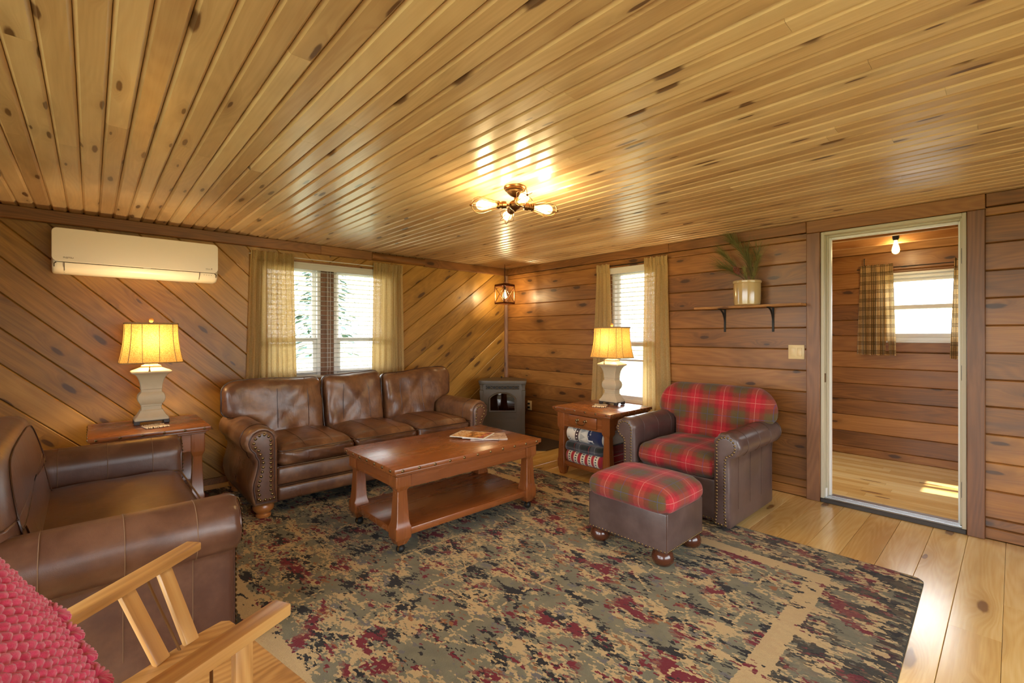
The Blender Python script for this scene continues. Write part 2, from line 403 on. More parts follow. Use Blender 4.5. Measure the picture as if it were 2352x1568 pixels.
# ceiling: boards run along x, face down
P = .0835; y = .0; i = 0; cr = random.Random(5)
while y > Y0+.01:
    w = min(P, y-Y0); cuts = [0.0]; x = cr.uniform(.6, 3.6)
    while x < X1-.5: cuts.append(x); x += cr.uniform(2.2, 3.9)
    cuts.append(X1)
    for a, b in zip(cuts, cuts[1:]):
        put_board(ceil, 'board', plank(b-a, w, .018, .0105, .0008), M['ceil'], Matrix(((1, 0, 0, a), (0, -1, 0, y), (0, 0, -1, H+.018), (0, 0, 0, 1))))
    y -= P; i += 1
# floor: planks run along y, seams on the 0.167 grid through x = 4.52
P = .167; x = 4.52-P*27; fr = random.Random(9)
while x < X1:
    a = max(x, 0); b = min(x+P, X1)
    if b-a > .01:
        cuts = [Y0]; yy = Y0+fr.uniform(.8, 3.2)
        while yy < -.6: cuts.append(yy); yy += fr.uniform(2.0, 3.4)
        cuts.append(0.0)
        for c, d in zip(cuts, cuts[1:]):
            put_board(floor, 'plank', plank(d-c, b-a, .02, .0015, .0007), M['floor'], Matrix(((0, -1, 0, b), (1, 0, 0, c), (0, 0, 1, -.02), (0, 0, 0, 1))))
    x += P
# right wall: horizontal boards
zs = [0, .075, .137, .312, .49, .668, .844, 1.015, 1.185, 1.36, 1.535, 1.71, 1.885, 2.06, 2.115]
MR = lambda a, z: Matrix(((1, 0, 0, a), (0, 0, -1, .018), (0, 1, 0, z), (0, 0, 0, 1)))
for z0, z1 in zip(zs, zs[1:]):
    spans = []
    if z1 > WR[2]+.001 and z0 < WR[3]-.001:
        a0, a1 = max(z0, WR[2]), min(z1, WR[3])
        spans += [(0, WR[0], z0, z1), (WR[1], 3.605, z0, z1)]
        if z0 < WR[2]: spans.append((WR[0], WR[1], z0, WR[2]))
        if z1 > WR[3]: spans.append((WR[0], WR[1], WR[3], z1))
    else: spans.append((0, 3.605, z0, z1))
    spans.append((4.598, X1, z0, z1))
    for a, b, c, d in spans:
        put_board(wall_r, 'board', plank(b-a, d-c, .018, .006, .001), M['wall_red'], MR(a, c))
# left wall: diagonal boards, 44 degrees on the left half and 36 on the right, meeting at y = -2.42
def diag(ang, regions, pitch, off):
    a = math.radians(ang); ca, sa = math.cos(a), math.sin(a)
    F = Matrix(((0, 0, 1, -.018), (ca, -sa, 0, 0), (sa, ca, 0, 0), (0, 0, 0, 1)))       # local x along the board (y,z plane), local z -> +x
    Fi = F.inverted()
    for k in range(-40, 60):
        for (r0, r1, q0, q1) in regions:
            cs = [Fi @ Vector((-.018, yy, zz)) for yy in (r0, r1) for zz in (q0, q1)]
            lo, hi = off+k*pitch, off+(k+1)*pitch
            if hi < min(c.y for c in cs)-1e-4 or lo > max(c.y for c in cs)+1e-4: continue
            xa, xb = min(c.x for c in cs)-.3, max(c.x for c in cs)+.3
            v, f = plank(xb-xa, pitch, .018, .006, .001)
            bm = bmesh.new(); bv = [bm.verts.new((p[0]+xa, p[1]+lo, p[2])) for p in v]
            for fc in f: bm.faces.new([bv[i] for i in fc])
            for co, no in (((0, r0, 0), (0, -1, 0)), ((0, r1, 0), (0, 1, 0)), ((0, 0, q0), (0, 0, -1)), ((0, 0, q1), (0, 0, 1))):
                bmesh.ops.bisect_plane(bm, geom=bm.verts[:]+bm.edges[:]+bm.faces[:], plane_co=Fi @ Vector(co), plane_no=Fi.to_3x3() @ Vector(no), clear_outer=True)
                e = [e for e in bm.edges if e.is_boundary]
                if e: bmesh.ops.holes_fill(bm, edges=e, sides=0)
            if len(bm.faces) < 3 or sum(fc.calc_area() for fc in bm.faces) < .002: bm.free(); continue
            put_board(wall_l, 'board', from_bm(bm), M['wall'], F)
YC = -2.42; ZT = 2.2
diag(-44, [(Y0, WL[0], .055, ZT), (WL[0], YC, WL[3], ZT), (WL[0], YC, .055, WL[2])], .177, .02)
diag(36, [(WL[1], .0, .055, ZT), (YC, WL[1], WL[3], ZT), (YC, WL[1], .055, WL[2])], .177, .06)
# trims
tr = lambda n, x0, x1, y0, y1, z0, z1, mat, label, b=.004: struct(n, bbox(x0, x1, y0, y1, z0, z1, b, 1), mat, label)
def beam(n, y0, y1, label, round_=False):
    L = y1-y0
    s = [(0, 2.107), (.034, 2.107), (.04, 2.113), (.04, 2.194), (.036, 2.199), (0, 2.199)] if not round_ else [(0, 2.11)]+arc(.012, 2.153, .042, -75, 75, 6)+[(0, 2.198)]
    o = struct(n, rings([[(u, b-y0*0, w-2.107) for b, w in [(p[0], p[1]) for p in s]] for u in (0, L)]), M['trim'], label)
    o.matrix_basis = Matrix(((0, 1, 0, 0), (1, 0, 0, y0), (0, 0, 1, 2.107), (0, 0, 0, 1)))
    me = o.data; me.flip_normals(); return o
beam('trim_1', Y0, -2.52, 'long stained ceiling trim above the air conditioner')
beam('trim_2', -2.518, -1.98, 'stained ceiling trim above the window blind')
beam('trim_3', -1.978, -1.32, 'rounded log-like ceiling trim right of the window', True)
beam('trim_4', -1.318, -.001, 'short stained ceiling trim running into the far corner')
tr('trim_5', .045, 2.42, -.022, .0, 2.115, 2.199, M['trim'], 'stained top board above the narrow window', .003)
tr('trim_6', 2.422, 3.604, -.022, .0, 2.115, 2.199, M['trim'], 'stained top board above the pine branches')
tr('trim_7', 3.606, 4.598, -.03, .0, 2.103, 2.199, M['trim'], 'wide stained header board over the doorway')
tr('trim_8', 3.606, 3.699, -.03, .0, 0, 2.102, M['trimz'], 'stained upright post on the left of the doorway')
tr('trim_9', 4.514, 4.598, -.03, .0, 0, 2.102, M['trimz'], 'stained upright post on the right of the doorway')
tr('trim_10', 4.6, X1, -.022, .0, 2.115, 2.199, M['trim'], 'stained top board right of the doorway')
struct('trim_11', rings([[(x, y, z) for x, y in [(0, 0), (.04, 0)]+arc(0, 0, .04, -2, -88, 5)+[(0, -.04)]] for z in (0, 2.106)]), M['trimz'], 'slim quarter-round trim standing in the far corner').data.flip_normals()
tr('baseboard_left', 0, .014, Y0, -.045, 0, .054, M['trim'], 'low stained baseboard along the diagonal board wall', .003)

# doorway: cream frame with stops, hinge leaf, latch plate and aluminium sill
door = struct('door_1', MB().add(bbox(3.70, 3.722, -.012, .125, .03, 2.10, .002, 1)).add(bbox(4.49, 4.512, -.012, .125, .03, 2.10, .002, 1)).add(bbox(3.722, 4.49, -.012, .125, 2.078, 2.10, .002, 1)).vf(), M['cream'], 'open doorway with a cream frame onto the porch')
obj('door_stop', MB().add(bbox(3.722, 3.734, .05, .125, .03, 2.078, .002, 1)).add(bbox(4.478, 4.49, .05, .125, .03, 2.078, .002, 1)).add(bbox(3.734, 4.478, .05, .125, 2.066, 2.078, .002, 1)).vf(), M['cream'], door)
obj('brick_mould', MB().add(bbox(3.722, 3.745, .09, .13, .03, 2.066, .003, 1)).add(bbox(4.467, 4.49, .09, .13, .03, 2.066, .003, 1)).add(bbox(3.745, 4.467, .09, .13, 2.05, 2.066, .003, 1)).vf(), M['white'], door)
obj('sill', bbox(3.70, 4.512, .0, .15, .0, .034, .004, 1), M['alum'], door)
obj('sill_face', bbox(3.70, 4.512, -.022, .002, .0, .03, .003, 1), M['thresh'], door)
obj('sill_groove', MB().add(box(3.722, 4.49, .02, .03, .034, .0365)).add(box(3.722, 4.49, .05, .06, .034, .0365)).add(box(3.722, 4.49, .08, .09, .034, .0365)).vf(), M['alum'], door)
for z in (.28, 1.05, 1.82): obj('hinge_mortise', bbox(4.487, 4.4905, .0, .04, z-.05, z+.05, .001, 1), M['thresh'], door)
obj('latch_plate', bbox(3.7215, 3.7245, .005, .035, .93, 1.0, .001, 1), M['bronze'], door)
obj('weather_seal', bbox(3.722, 3.732, .03, .05, .035, .1, .001, 1), M['white'], door)

# ------------------------------------------------------------------ windows
def frame_bars(u0, u1, v0, v1, t): return [(u0, u0+t, v0, v1), (u1-t, u1, v0, v1), (u0+t, u1-t, v0, v0+t), (u0+t, u1-t, v1-t, v1)]
def bars_mesh(plane, bars, c0, c1, b=.003):
    m = MB()
    for a, bb, c, d in bars: m.add(bbox(c0, c1, a, bb, c, d, b, 1) if plane == 'x' else bbox(a, bb, c0, c1, c, d, b, 1))
    return m.vf()
def hung(parent, plane, u0, u1, v0, v1, sgn, mid, c):
    """double-hung sash pair: plane axis position c, outside is sgn"""
    obj('sash_frame', bars_mesh(plane, frame_bars(u0, u1, v0, v1, .035), min(c, c+sgn*.08), max(c, c+sgn*.08)), M['white'], parent)
    a, b = u0+.035, u1-.035
    obj('upper_sash', bars_mesh(plane, frame_bars(a, b, mid-.02, v1-.035, .035), *sorted((c+sgn*.045, c+sgn*.072))), M['white'], parent)
    obj('lower_sash', bars_mesh(plane, frame_bars(a, b, v0+.035, mid+.025, .04), *sorted((c+sgn*.012, c+sgn*.042))), M['white'], parent)
    for nm, w0, w1, cc in (('upper_pane', mid+.01, v1-.07, c+sgn*.058), ('lower_pane', v0+.075, mid-.01, c+sgn*.027)):
        q = [(a+.03, w0), (b-.03, w0), (b-.03, w1), (a+.03, w1)]
        obj(nm, ([(cc, p, z) if plane == 'x' else (p, cc, z) for p, z in q], [(0, 1, 2, 3)]), M['glass'], parent)
w1 = struct('window_1', bars_mesh('x', frame_bars(WL[0], WL[1], WL[2], WL[3], .018), -.15, -.001, .002), M['trim'], 'wide double window behind the sofa with a brown mullion')
obj('mullion', bbox(-.15, -.06, -2.486, -2.353, WL[2]+.018, WL[3]-.018, .004, 1), M['trimz'], w1)
hung(w1, 'x', WL[0]+.018, -2.486, WL[2]+.018, WL[3]-.018, -1, 1.25, -.062)
hung(w1, 'x', -2.353, WL[1]-.018, WL[2]+.018, WL[3]-.018, -1, 1.25, -.062)
w2 = struct('window_2', bars_mesh('y', frame_bars(WR[0], WR[1], WR[2], WR[3], .018), -.001, .15, .002), M['trim'], 'narrow window behind the table lamp in the right wall')
hung(w2, 'y', WR[0]+.018, WR[1]-.018, WR[2]+.018, WR[3]-.018, 1, 1.2, .062)
w4 = struct('added_window_4', bars_mesh('y', frame_bars(BK[0], BK[1], BK[2], BK[3], .05), Y0-.12, Y0-.02), M['white'], 'added glass door behind the viewpoint for daylight')
obj('pane', ([(BK[0]+.05, Y0-.07, BK[2]+.05), (BK[1]-.05, Y0-.07, BK[2]+.05), (BK[1]-.05, Y0-.07, BK[3]-.05), (BK[0]+.05, Y0-.07, BK[3]-.05)], [(0, 1, 2, 3)]), M['glass'], w4)
w5 = struct('added_window_5', bars_mesh('x', frame_bars(SW[0], SW[1], SW[2], SW[3], .05), X1+.02, X1+.12), M['white'], 'added side window behind the viewpoint for daylight')
obj('pane', ([(X1+.07, SW[0]+.05, SW[2]+.05), (X1+.07, SW[1]-.05, SW[2]+.05), (X1+.07, SW[1]-.05, SW[3]-.05), (X1+.07, SW[0]+.05, SW[3]-.05)], [(0, 1, 2, 3)]), M['glass'], w5)

def blind(label, plane, u0, u1, ztop, zbot, c, cords):
    """open horizontal blind: valance, headrail, slats, cords, bottom rail; local axis u along the window"""
    t = thing('window_blind', label, 'blind', group='white window blinds')
    mt = Matrix(((0, -1, 0, c), (1, 0, 0, 0), (0, 0, 1, 0), (0, 0, 0, 1))) if plane == 'x' else Matrix(((1, 0, 0, 0), (0, 1, 0, c), (0, 0, 1, 0), (0, 0, 0, 1)))
    t.matrix_basis = mt           # local y>0 is outwards for 'y'; for 'x' local y -> -x (outwards)
    obj('headrail', bbox(u0, u1, -.0, .05, ztop-.04, ztop, .003, 1), M['slat'], t)
    obj('valance', MB().add(bbox(u0-.01, u1+.01, -.026, -.012, ztop-.062, ztop+.004, .003, 1)).add(bbox(u0-.01, u1+.01, -.032, -.01, ztop-.012, ztop+.006, .004, 1)).vf(), M['slat'], t)
    s = [(-.025, -.001), (0, .0025), (.025, -.001), (.025, .0012), (0, .005), (-.025, .0012)]
    me = mesh('slat', rings([[(u, y+.02, z) for y, z in s] for u in (u0, u1)]), M['slat'], 30)
    z = ztop-.075
    while z > zbot+.03:
        obj('slat', me, None, t, loc=(0, 0, z), rot=(math.radians(-8), 0, 0)); z -= .048
    obj('bottom_rail', bbox(u0, u1, -.006, .046, zbot, zbot+.018, .003, 1), M['slat'], t)
    for u in cords:
        for yy in (-.006, .046): obj('ladder_cord', tube([(u, yy, ztop-.04), (u, yy, zbot+.01)], .0012, 5), M['slat'], t)
    return t
b1 = blind('wide white slatted blind behind the sofa', 'x', WL[0]+.022, WL[1]-.022, WL[3]-.022, WL[2]+.02, -.03, (-2.80, -2.435, -2.405, -1.98))
for u in (-2.43, -2.405): obj('lift_cord', tube([(u, -.012, 1.97), (u, -.014, 1.5), (u, -.012, .95)], .0016, 6), M['slat'], b1)
b2 = blind('narrow white slatted blind behind the right table lamp', 'y', WR[0]+.022, WR[1]-.022, WR[3]-.022, 1.02, .03, (1.80, 1.98, 2.17))

def curtain(name, label, group, u0, u1, z0, z1, plane, c, mat, folds, seed, sgn=1, amp=.022, flare=0., header=.028, pocket=.04, drift=0.):
    """gathered panel hung on a rod; sgn = room side along the plane axis"""
    rg = random.Random(seed); nu = folds*9; nv = 30; ph = [rg.uniform(-.5, .5) for _ in range(folds+2)]; am = [rg.uniform(.55, 1.25) for _ in range(folds+2)]
    V = []; F = []
    for j in range(nv+1):
        v = j/nv
        v = v**1.3
        z = z1-(z1-z0)*v
        for i in range(nu+1):
            s = i/nu; k = s*folds; kk = int(k); fr_ = k-kk
            a = am[kk]*(1-fr_)+am[min(kk+1, folds)]*fr_
            g1 = math.sin(2*PI*k+ph[kk]*(1-fr_)*2+ph[min(kk+1, folds)]*fr_*2)
            g2 = math.sin(2*PI*k*2.3+seed); g1 = .62*g1+.5*math.sin(2*PI*k*.43+seed*1.7)+.25*math.sin(2*PI*k*1.63+seed*.6+v*1.5)
            top = max(0., 1-v*5)
            d = amp*a*(g1*(.55+.6*v)+g2*.35*top)
            hz = z1-z
            if hz < header+.05: d = max(d, -.006)+.004
            uu = u0+(u1-u0)*s+(s-.5)*flare*v+.006*math.sin(2*PI*k+1.3)*(1-.5*v)+drift*v*v
            zz = z+(.006*math.sin(6.3*k*1.7+seed) if j == 0 else 0)+(.004*math.sin(5*k) if j == nv else 0)
            V.append((c+sgn*(.028+d), uu, zz) if plane == 'x' else (uu, c+sgn*(.028+d), zz))
    n = nu+1
    for j in range(nv):
        for i in range(nu): F.append((j*n+i, j*n+i+1, (j+1)*n+i+1, (j+1)*n+i))
    t = obj(name, (V, F), mat, ang=180); tag(t, label, 'curtain', group)
    rows = [j for j in range(nv+1) if z1-(z1-z0)*(j/nv)**1.3 > z1-.10]; k0, k1 = rows[0], rows[-1]+1
    hv = []
    for j in range(k0, k1+1):
        for i in range(n):
            p = V[j*n+i]; dz = -max(0, z1-.088-p[2])*-1 if p[2] < z1-.088 else 0
            q = (p[0]+sgn*.005, p[1], p[2]+dz) if plane == 'x' else (p[0], p[1]+sgn*.005, p[2]+dz); hv.append(q)
    obj('rod_pocket', (hv, [(j*n+i, j*n+i+1, (j+1)*n+i+1, (j+1)*n+i) for j in range(k1-k0) for i in range(nu)]), mat, t, ang=180)
    return t
M['linen'] = cloth('oatmeal_linen_curtain', srgb(196, 164, 108), srgb(214, 186, 132), .46, gap=.75)
def check(g, col):
    x, y, z = g.sep(g.tc())[:3]
    def lines(a, f, w):
        m = g.math('FRACT', g.math('MULTIPLY', a, f)); return g.math('LESS_THAN', g.math('ABSOLUTE', g.math('SUBTRACT', m, .5)), w)
    k = None
    for off in (0., .014, .028):
        for a, f in ((x, 13.), (z, 11.)):
            q = lines(g.math('ADD', a, off), f, .035); k = q if k is None else g.math('MAXIMUM', k, q)
    return g.mix(g.math('MULTIPLY', k, .8), col, srgb(40, 36, 40))
M['check'] = cloth('tan_checked_curtain', srgb(206, 166, 110), srgb(226, 194, 140), .5, pattern=check, gap=.1)
grp = 'oatmeal linen curtains in the living room'
curtain('curtain', 'oatmeal linen curtain nearest the air conditioner', grp, -3.15, -2.78, .30, 2.075, 'x', .0, M['linen'], 9, 3, amp=.026, flare=.10)
curtain('curtain', 'oatmeal linen curtain right of the sofa window', grp, -1.965, -1.62, .30, 2.085, 'x', .0, M['linen'], 9, 5, amp=.024, flare=.05)
curtain('curtain', 'slim oatmeal curtain left of the narrow window', grp, 1.56, 1.72, .12, 2.075, 'y', .0, M['linen'], 4, 8, -1, .024, .16, drift=-.02)
curtain('curtain', 'oatmeal curtain hanging behind the plaid armchair', grp, 2.155, 2.405, .12, 2.085, 'y', .0, M['linen'], 6, 13, -1, .026, .10, drift=.02)
def rod(label, plane, u0, u1, z, c, mat, r=.004, off=.012):
    t = thing('curtain_rod', label, 'curtain rod', group='slim curtain rods')
    pt = lambda u, d: (c+d, u, z) if plane == 'x' else (u, c-d, z)
    obj('rod', tube([pt(u0, 0.001), pt(u0, .010), pt(u0+.012, off), pt(u1-.012, off), pt(u1, .010), pt(u1, .001)], r, 8), mat, t)
    return t
rod('curtain rod over the sofa window', 'x', -3.15, -1.62, 2.047, 0, M['white'])
rod('curtain rod over the narrow window', 'y', 1.57, 2.40, 2.052, -.0, M['iron'])

# ------------------------------------------------------------------ the porch beyond the door
PX0, PX1, PY = 2.75, 6.0, 1.9
pf = struct('floor_porch', box(PX0, PX1, .12, 2.05, -.1, -.02), M['dark'], 'sunny porch floor of narrow pine boards')
wp = shell('wall_porch', 'y', PY+.018, PY+.13, PX0, PX1, -.2, 2.6, [PW], M['dark'], 'far porch wall of horizontal stained boards')
shell('wall_porch_left', 'x', PX0-.1, PX0, .12, 2.05, -.2, 2.6, [(.45, 1.55, .6, 2.0)], M['wall_red'], 'left end wall of the porch')  # opening is unseen, added to brighten the porch with skylight
shell('wall_porch_right', 'x', PX1, PX1+.1, .12, 2.05, -.2, 2.6, [(1.0, 1.18, .6, 2.0), (1.24, 1.42, .6, 2.0)], M['wall_red'], 'right end wall of the porch')  # unseen paired slots, shaped so the sun throws two stripes on the floor
shell('wall_porch_near', 'y', .121, .135, PX0, PX1, -.2, 2.6, [DR], M['wall_red'], 'porch side of the house wall')
pc = struct('ceiling_porch', box(PX0-.1, PX1+.1, .12, 2.05, 2.46, 2.5), M['rough'], 'rough porch roof boards')
P = .088; y = .135
while y < PY:
    for a, b in ((PX0, 3.6+cr.uniform(-.5, .7)), ):
        for c, d in ((a, b), (b, PX1)):
            put_board(pf, 'plank', plank(d-c, min(P, PY-y+.02), .02, .0015, .0005), M['floor'], T(c, y, -.02))
    y += P
for z0, z1 in zip([0, .083, .25, .428, .60, .772, .948, 1.12, 1.29, 1.46, 1.63, 1.80, 1.97, 2.16], [.083, .25, .428, .60, .772, .948, 1.12, 1.29, 1.46, 1.63, 1.80, 1.97, 2.16]):
    sp = [(PX0, PX1, z0, z1)]
    if z1 > PW[2] and z0 < PW[3]:
        sp = [(PX0, PW[0], z0, z1), (PW[1], PX1, z0, z1)]
        if z0 < PW[2]: sp.append((PW[0], PW[1], z0, PW[2]))
        if z1 > PW[3]: sp.append((PW[0], PW[1], PW[3], z1))
    for a, b, c, d in sp:
        put_board(wp, 'board', plank(b-a, d-c, .018, .006, .001), M['wall_red'], Matrix(((1, 0, 0, a), (0, 0, -1, PY+.018), (0, 1, 0, c), (0, 0, 0, 1))))
obj('top_plate', bbox(PX0, PX1, PY-.04, PY, 2.16, 2.46, .003, 1), M['rough'], wp)
for yy, zz in ((1.42, 2.172), (.95, 2.172), (.45, 2.172)):
    obj('rafter', bbox(PX0, PX1, yy, yy+.045, zz, 2.46, .003, 1), M['rough'], pc)
obj('roof_batten', bbox(PX0, PX1, 1.385, 1.42, 2.275, 2.30, .003, 1), M['white'], pc)
w3 = struct('window_3', bars_mesh('y', frame_bars(PW[0], PW[1], PW[2], PW[3], .02), PY-.01, PY+.13, .002), M['white'], 'bright white window in the porch wall')
hung(w3, 'y', PW[0]+.02, PW[1]-.02, PW[2]+.02, PW[3]-.02, 1, 1.582, PY+.03)
obj('sill_board', bbox(PW[0]-.02, PW[1]+.02, PY-.02, PY+.0, PW[2]-.09, PW[2]-.002, .003, 1), M['trim'], w3)
grp = 'tan checked porch curtains'
curtain('curtain', 'tan checked curtain left of the porch window', grp, 3.60, 3.875, 1.09, 2.035, 'y', PY, M['check'], 6, 21, -1, .024, .06)
curtain('curtain', 'tan checked curtain at the right edge of the doorway', grp, 4.33, 4.60, 1.07, 2.035, 'y', PY, M['check'], 6, 29, -1, .024, .06)
rod('thin rod over the porch window', 'y', 3.575, 4.625, 2.0, PY, M['iron'], .004, .012)
tag(obj('wall_hook', tube([(3.64, PY, 2.11), (3.64, PY-.03, 2.11), (3.64, PY-.035, 2.09), (3.64, PY-.03, 2.04), (3.64, PY, 2.035)], .004, 6), M['iron']), 'small dark hook above the checked porch curtain', 'hook')
# ------------------------------------------------------------------ rug
def rug_mat(hx, hy):
    g = G('distressed_patterned_rug'); v = g.tc(); x, y, z = g.sep(v)[:3]
    jit = g.noise(v, 60, 2); 
    qx = g.math('SNAP', g.math('MULTIPLY_ADD', g.math('SUBTRACT', jit, .5), .03, x), .013); qy = g.math('SNAP', g.math('MULTIPLY_ADD', g.math('SUBTRACT', jit, .5), .02, y), .006)
    q = g.comb(qx, qy, 0.)
    qs = g.comb(g.math('MULTIPLY', qx, .55), qy, 0.)
    br = g.noise(qs, 55, 2, .7)
    def layer(off, sc, a, b, k=.32):
        n = g.noise(g.vm('ADD', qs, off), sc, 4, .62)
        return g.ss(g.math('MULTIPLY_ADD', g.math('SUBTRACT', br, .5), k, n), a, b)
    ex = g.math('SUBTRACT', hx, g.math('ABSOLUTE', qx)); ey = g.math('SUBTRACT', hy, g.math('ABSOLUTE', qy)); e = g.math('MINIMUM', ex, ey)
    inner = g.math('GREATER_THAN', e, .44); outer = g.math('LESS_THAN', e, .35)
    sage, beige, blk, red, grey, rust = srgb(122, 116, 94), srgb(204, 174, 124), srgb(38, 33, 31), srgb(120, 30, 40), srgb(114, 108, 108), srgb(152, 98, 58)
    c = g.mix(g.ss(g.noise(q, 14, 3), .3, .7), sage, srgb(136, 130, 104))
    # vine lattice of cream lines
    wv = g.vm('ADD', q, g.vm('SCALE', g.noise(q, 5, 2, out=1), None)) if False else q
    ve = g.vor(g.vm('ADD', q, (3.1, 1.7, 0)), 2.3, 'DISTANCE_TO_EDGE')['Distance']
    ve2 = g.vor(g.vm('ADD', q, (.4, 5.2, 0)), 5.2, 'DISTANCE_TO_EDGE')['Distance']
    ln = g.math('MAXIMUM', g.math('MULTIPLY', g.math('LESS_THAN', ve, .015), g.math('GREATER_THAN', g.noise(q, 3.1, 2), .5)), g.math('MULTIPLY', g.math('LESS_THAN', ve2, .026), g.math('GREATER_THAN', g.noise(q, 2.2, 1), .54)))
    # flower clumps: rosettes of beige, red, black
    vo = g.vor(g.vm('ADD', q, (7.7, 2.2, 0)), 3.4); dd = g.math('MULTIPLY_ADD', g.math('SUBTRACT', br, .5), .42, vo['Distance'])
    ros = g.math('MULTIPLY_ADD', g.math('SINE', g.math('MULTIPLY', dd, 42)), .5, .5); near = g.ss(dd, .46, .3)
    c = g.mix(g.math('MULTIPLY', layer((0, 0, 0), 10, .55, .57, .5), .95), c, beige)
    c = g.mix(g.math('MULTIPLY', g.math('MULTIPLY', near, g.ss(ros, .60, .66)), .9), c, beige)
    c = g.mix(layer((9, 3, 0), 12, .615, .63, .45), c, rust)
    c = g.mix(g.math('MULTIPLY', layer((4, 8, 0), 12, .61, .63, .45), .9), c, grey)
    c = g.mix(g.math('MULTIPLY', near, g.ss(g.math('MULTIPLY_ADD', g.math('SUBTRACT', br, .5), .5, g.noise(g.vm('ADD', qs, (2, 6, 0)), 9, 3)), .56, .58)), c, red)
    c = g.mix(layer((5, 1, 0), 11, .57, .585, .5), c, blk)
    c = g.mix(layer((1, 12, 0), 12, .62, .635, .45), c, red)
    c = g.mix(g.math('MULTIPLY', ln, g.ss(br, .42, .46)), c, beige)
    # outer border: darker, busier
    ob = g.mix(layer((3, 3, 0), 12, .47, .49, .5), beige, blk); ob = g.mix(layer((8, 4, 0), 9, .55, .57, .4), ob, red); ob = g.mix(layer((6, 9, 0), 8, .54, .56, .4), ob, sage)
    stripe = g.math('MULTIPLY', g.math('LESS_THAN', ex, .10), g.math('LESS_THAN', g.math('FRACT', g.math('MULTIPLY', qy, 17)), .5))
    ob = g.mix(g.math('MULTIPLY', stripe, g.ss(br, .35, .4)), ob, blk)
    c = g.mix(g.math('MULTIPLY', outer, .85), c, ob)
    # guard band
    gb = g.math('MULTIPLY', g.math('SUBTRACT', 1., inner), g.math('SUBTRACT', 1., outer))
    gc = g.mix(layer((2, 2, 0), 11, .62, .63, .3), beige, blk); gc = g.mix(layer((12, 2, 0), 10, .63, .64), gc, red)
    c = g.mix(g.math('MULTIPLY', gb, .92), c, gc)
    c = g.mix(g.math('LESS_THAN', e, .012), c, srgb(58, 54, 46))
    fz = g.noise(v, 420, 2, .7)
    c = g.mix(g.ss(fz, .3, .75, 0, .35), c, srgb(60, 50, 36), 'MULTIPLY')
    g.pbr(c, .95, .1, nrm=g.bump(g.math('ADD', fz, g.noise(v, 140, 2)), .6, .006), sheen=.1); return g.m
RX_, RY_ = 4.27/2, 3.05/2
rug = obj('area_rug', MB().add(([(x, y, z) for r, z in ((0, 0), (0, .007), (.004, .010), (.014, .0115), (.03, .012)) for x, y in rrect(-RX_+r, RX_-r, -RY_+r, RY_-r, .05)],
    [(i*24+j, i*24+(j+1) % 24, (i+1)*24+(j+1) % 24, (i+1)*24+j) for i in range(4) for j in range(24)]+[tuple(4*24+j for j in range(24)), tuple(range(23, -1, -1))])).vf(), rug_mat(RX_, RY_), loc=(2.305, -2.545, .0005), rot=(0, 0, math.radians(1.4)), ang=60)
tag(rug, 'large distressed sage, red and black patterned rug under the furniture', 'rug')
RUG = .013

# ------------------------------------------------------------------ upholstery
M['sofa'] = leather('cognac_brown_leather', srgb(92, 58, 39), srgb(132, 91, 59), .30, .5)
M['sofa_d'] = leather('cognac_brown_leather_panel', srgb(86, 54, 38), srgb(114, 77, 52), .32, .14)
M['choc'] = leather('chocolate_leather', srgb(86, 54, 40), srgb(112, 76, 56), .32, .14)
M['espresso'] = leather('espresso_leather', srgb(74, 56, 52), srgb(94, 74, 68), .32, .08, coat=.2)
M['piping'] = leather('leather_piping', srgb(60, 34, 22), srgb(82, 48, 30), .4, .05)
M['thread'] = plain('tan_thread', srgb(124, 90, 62), .7)
def plaid_mat(uvm=True):
    g = G('red_green_tartan_wool'); v = g.tc('UV')
    u, w = g.sep(v)[:2]
    P = .235
    def band(a):
        f = g.math('ABSOLUTE', g.math('SUBTRACT', g.math('FRACT', g.math('MULTIPLY', g.math('ADD', a, 10.), 1/P)), .5))     # 0 at the olive centre, .5 at the red centre
        c = g.ramp(f, [(0, srgb(84, 80, 46)), (.19, srgb(98, 76, 48)), (.25, srgb(138, 44, 44)), (.34, srgb(146, 32, 42)), (.38, srgb(186, 44, 54)), (1, srgb(192, 48, 58))])
        return c, g.math('GREATER_THAN', f, .4925), g.math('LESS_THAN', f, .008)
    cu, wu, bu = band(u); cw, ww, bw = band(g.math('ADD', w, .04))
    c = g.mix(.5, cu, cw)
    n = g.noise(g.tc(), 260, 3, .8); n2 = g.noise(g.tc(), 60, 3, .7)
    c = g.mix(g.ss(n, .35, .7, 0, .45), c, srgb(96, 44, 34))
    c = g.mix(g.math('MULTIPLY', g.math('MAXIMUM', wu, ww), g.ss(n, .3, .5, .12, .5)), c, srgb(206, 150, 132))
    c = g.mix(g.math('MULTIPLY', g.math('MAXIMUM', bu, bw), g.ss(n, .4, .6, .1, .8)), c, srgb(70, 72, 130))
    g.pbr(c, .9, .15, nrm=g.bump(g.math('ADD', n, n2), .35, .003), sheen=.12); return g.m
M['plaid'] = plaid_mat()

def nails_part(parent, name, pts, r, mat, axis, stuff=True, each=False):
    """domed nail heads; pts 3-D, axis = outward direction"""
    q = Vector((0, 0, 1)).rotation_difference(Vector(axis).normalized()).to_matrix().to_4x4()
    d = dome(r, r*.62, 9, 3)
    if each:
        me = mesh('nail_head', ([tuple(q @ Vector(p)) for p in d[0]], d[1]), mat, 60)
        for p in pts: obj(name, me, None, parent, loc=p)
        return
    m = MB()
    for p in pts: m.add(d, T(*p) @ q)
    o = obj(name, m.vf(), mat, parent, ang=60); o['kind'] = 'stuff'; return o

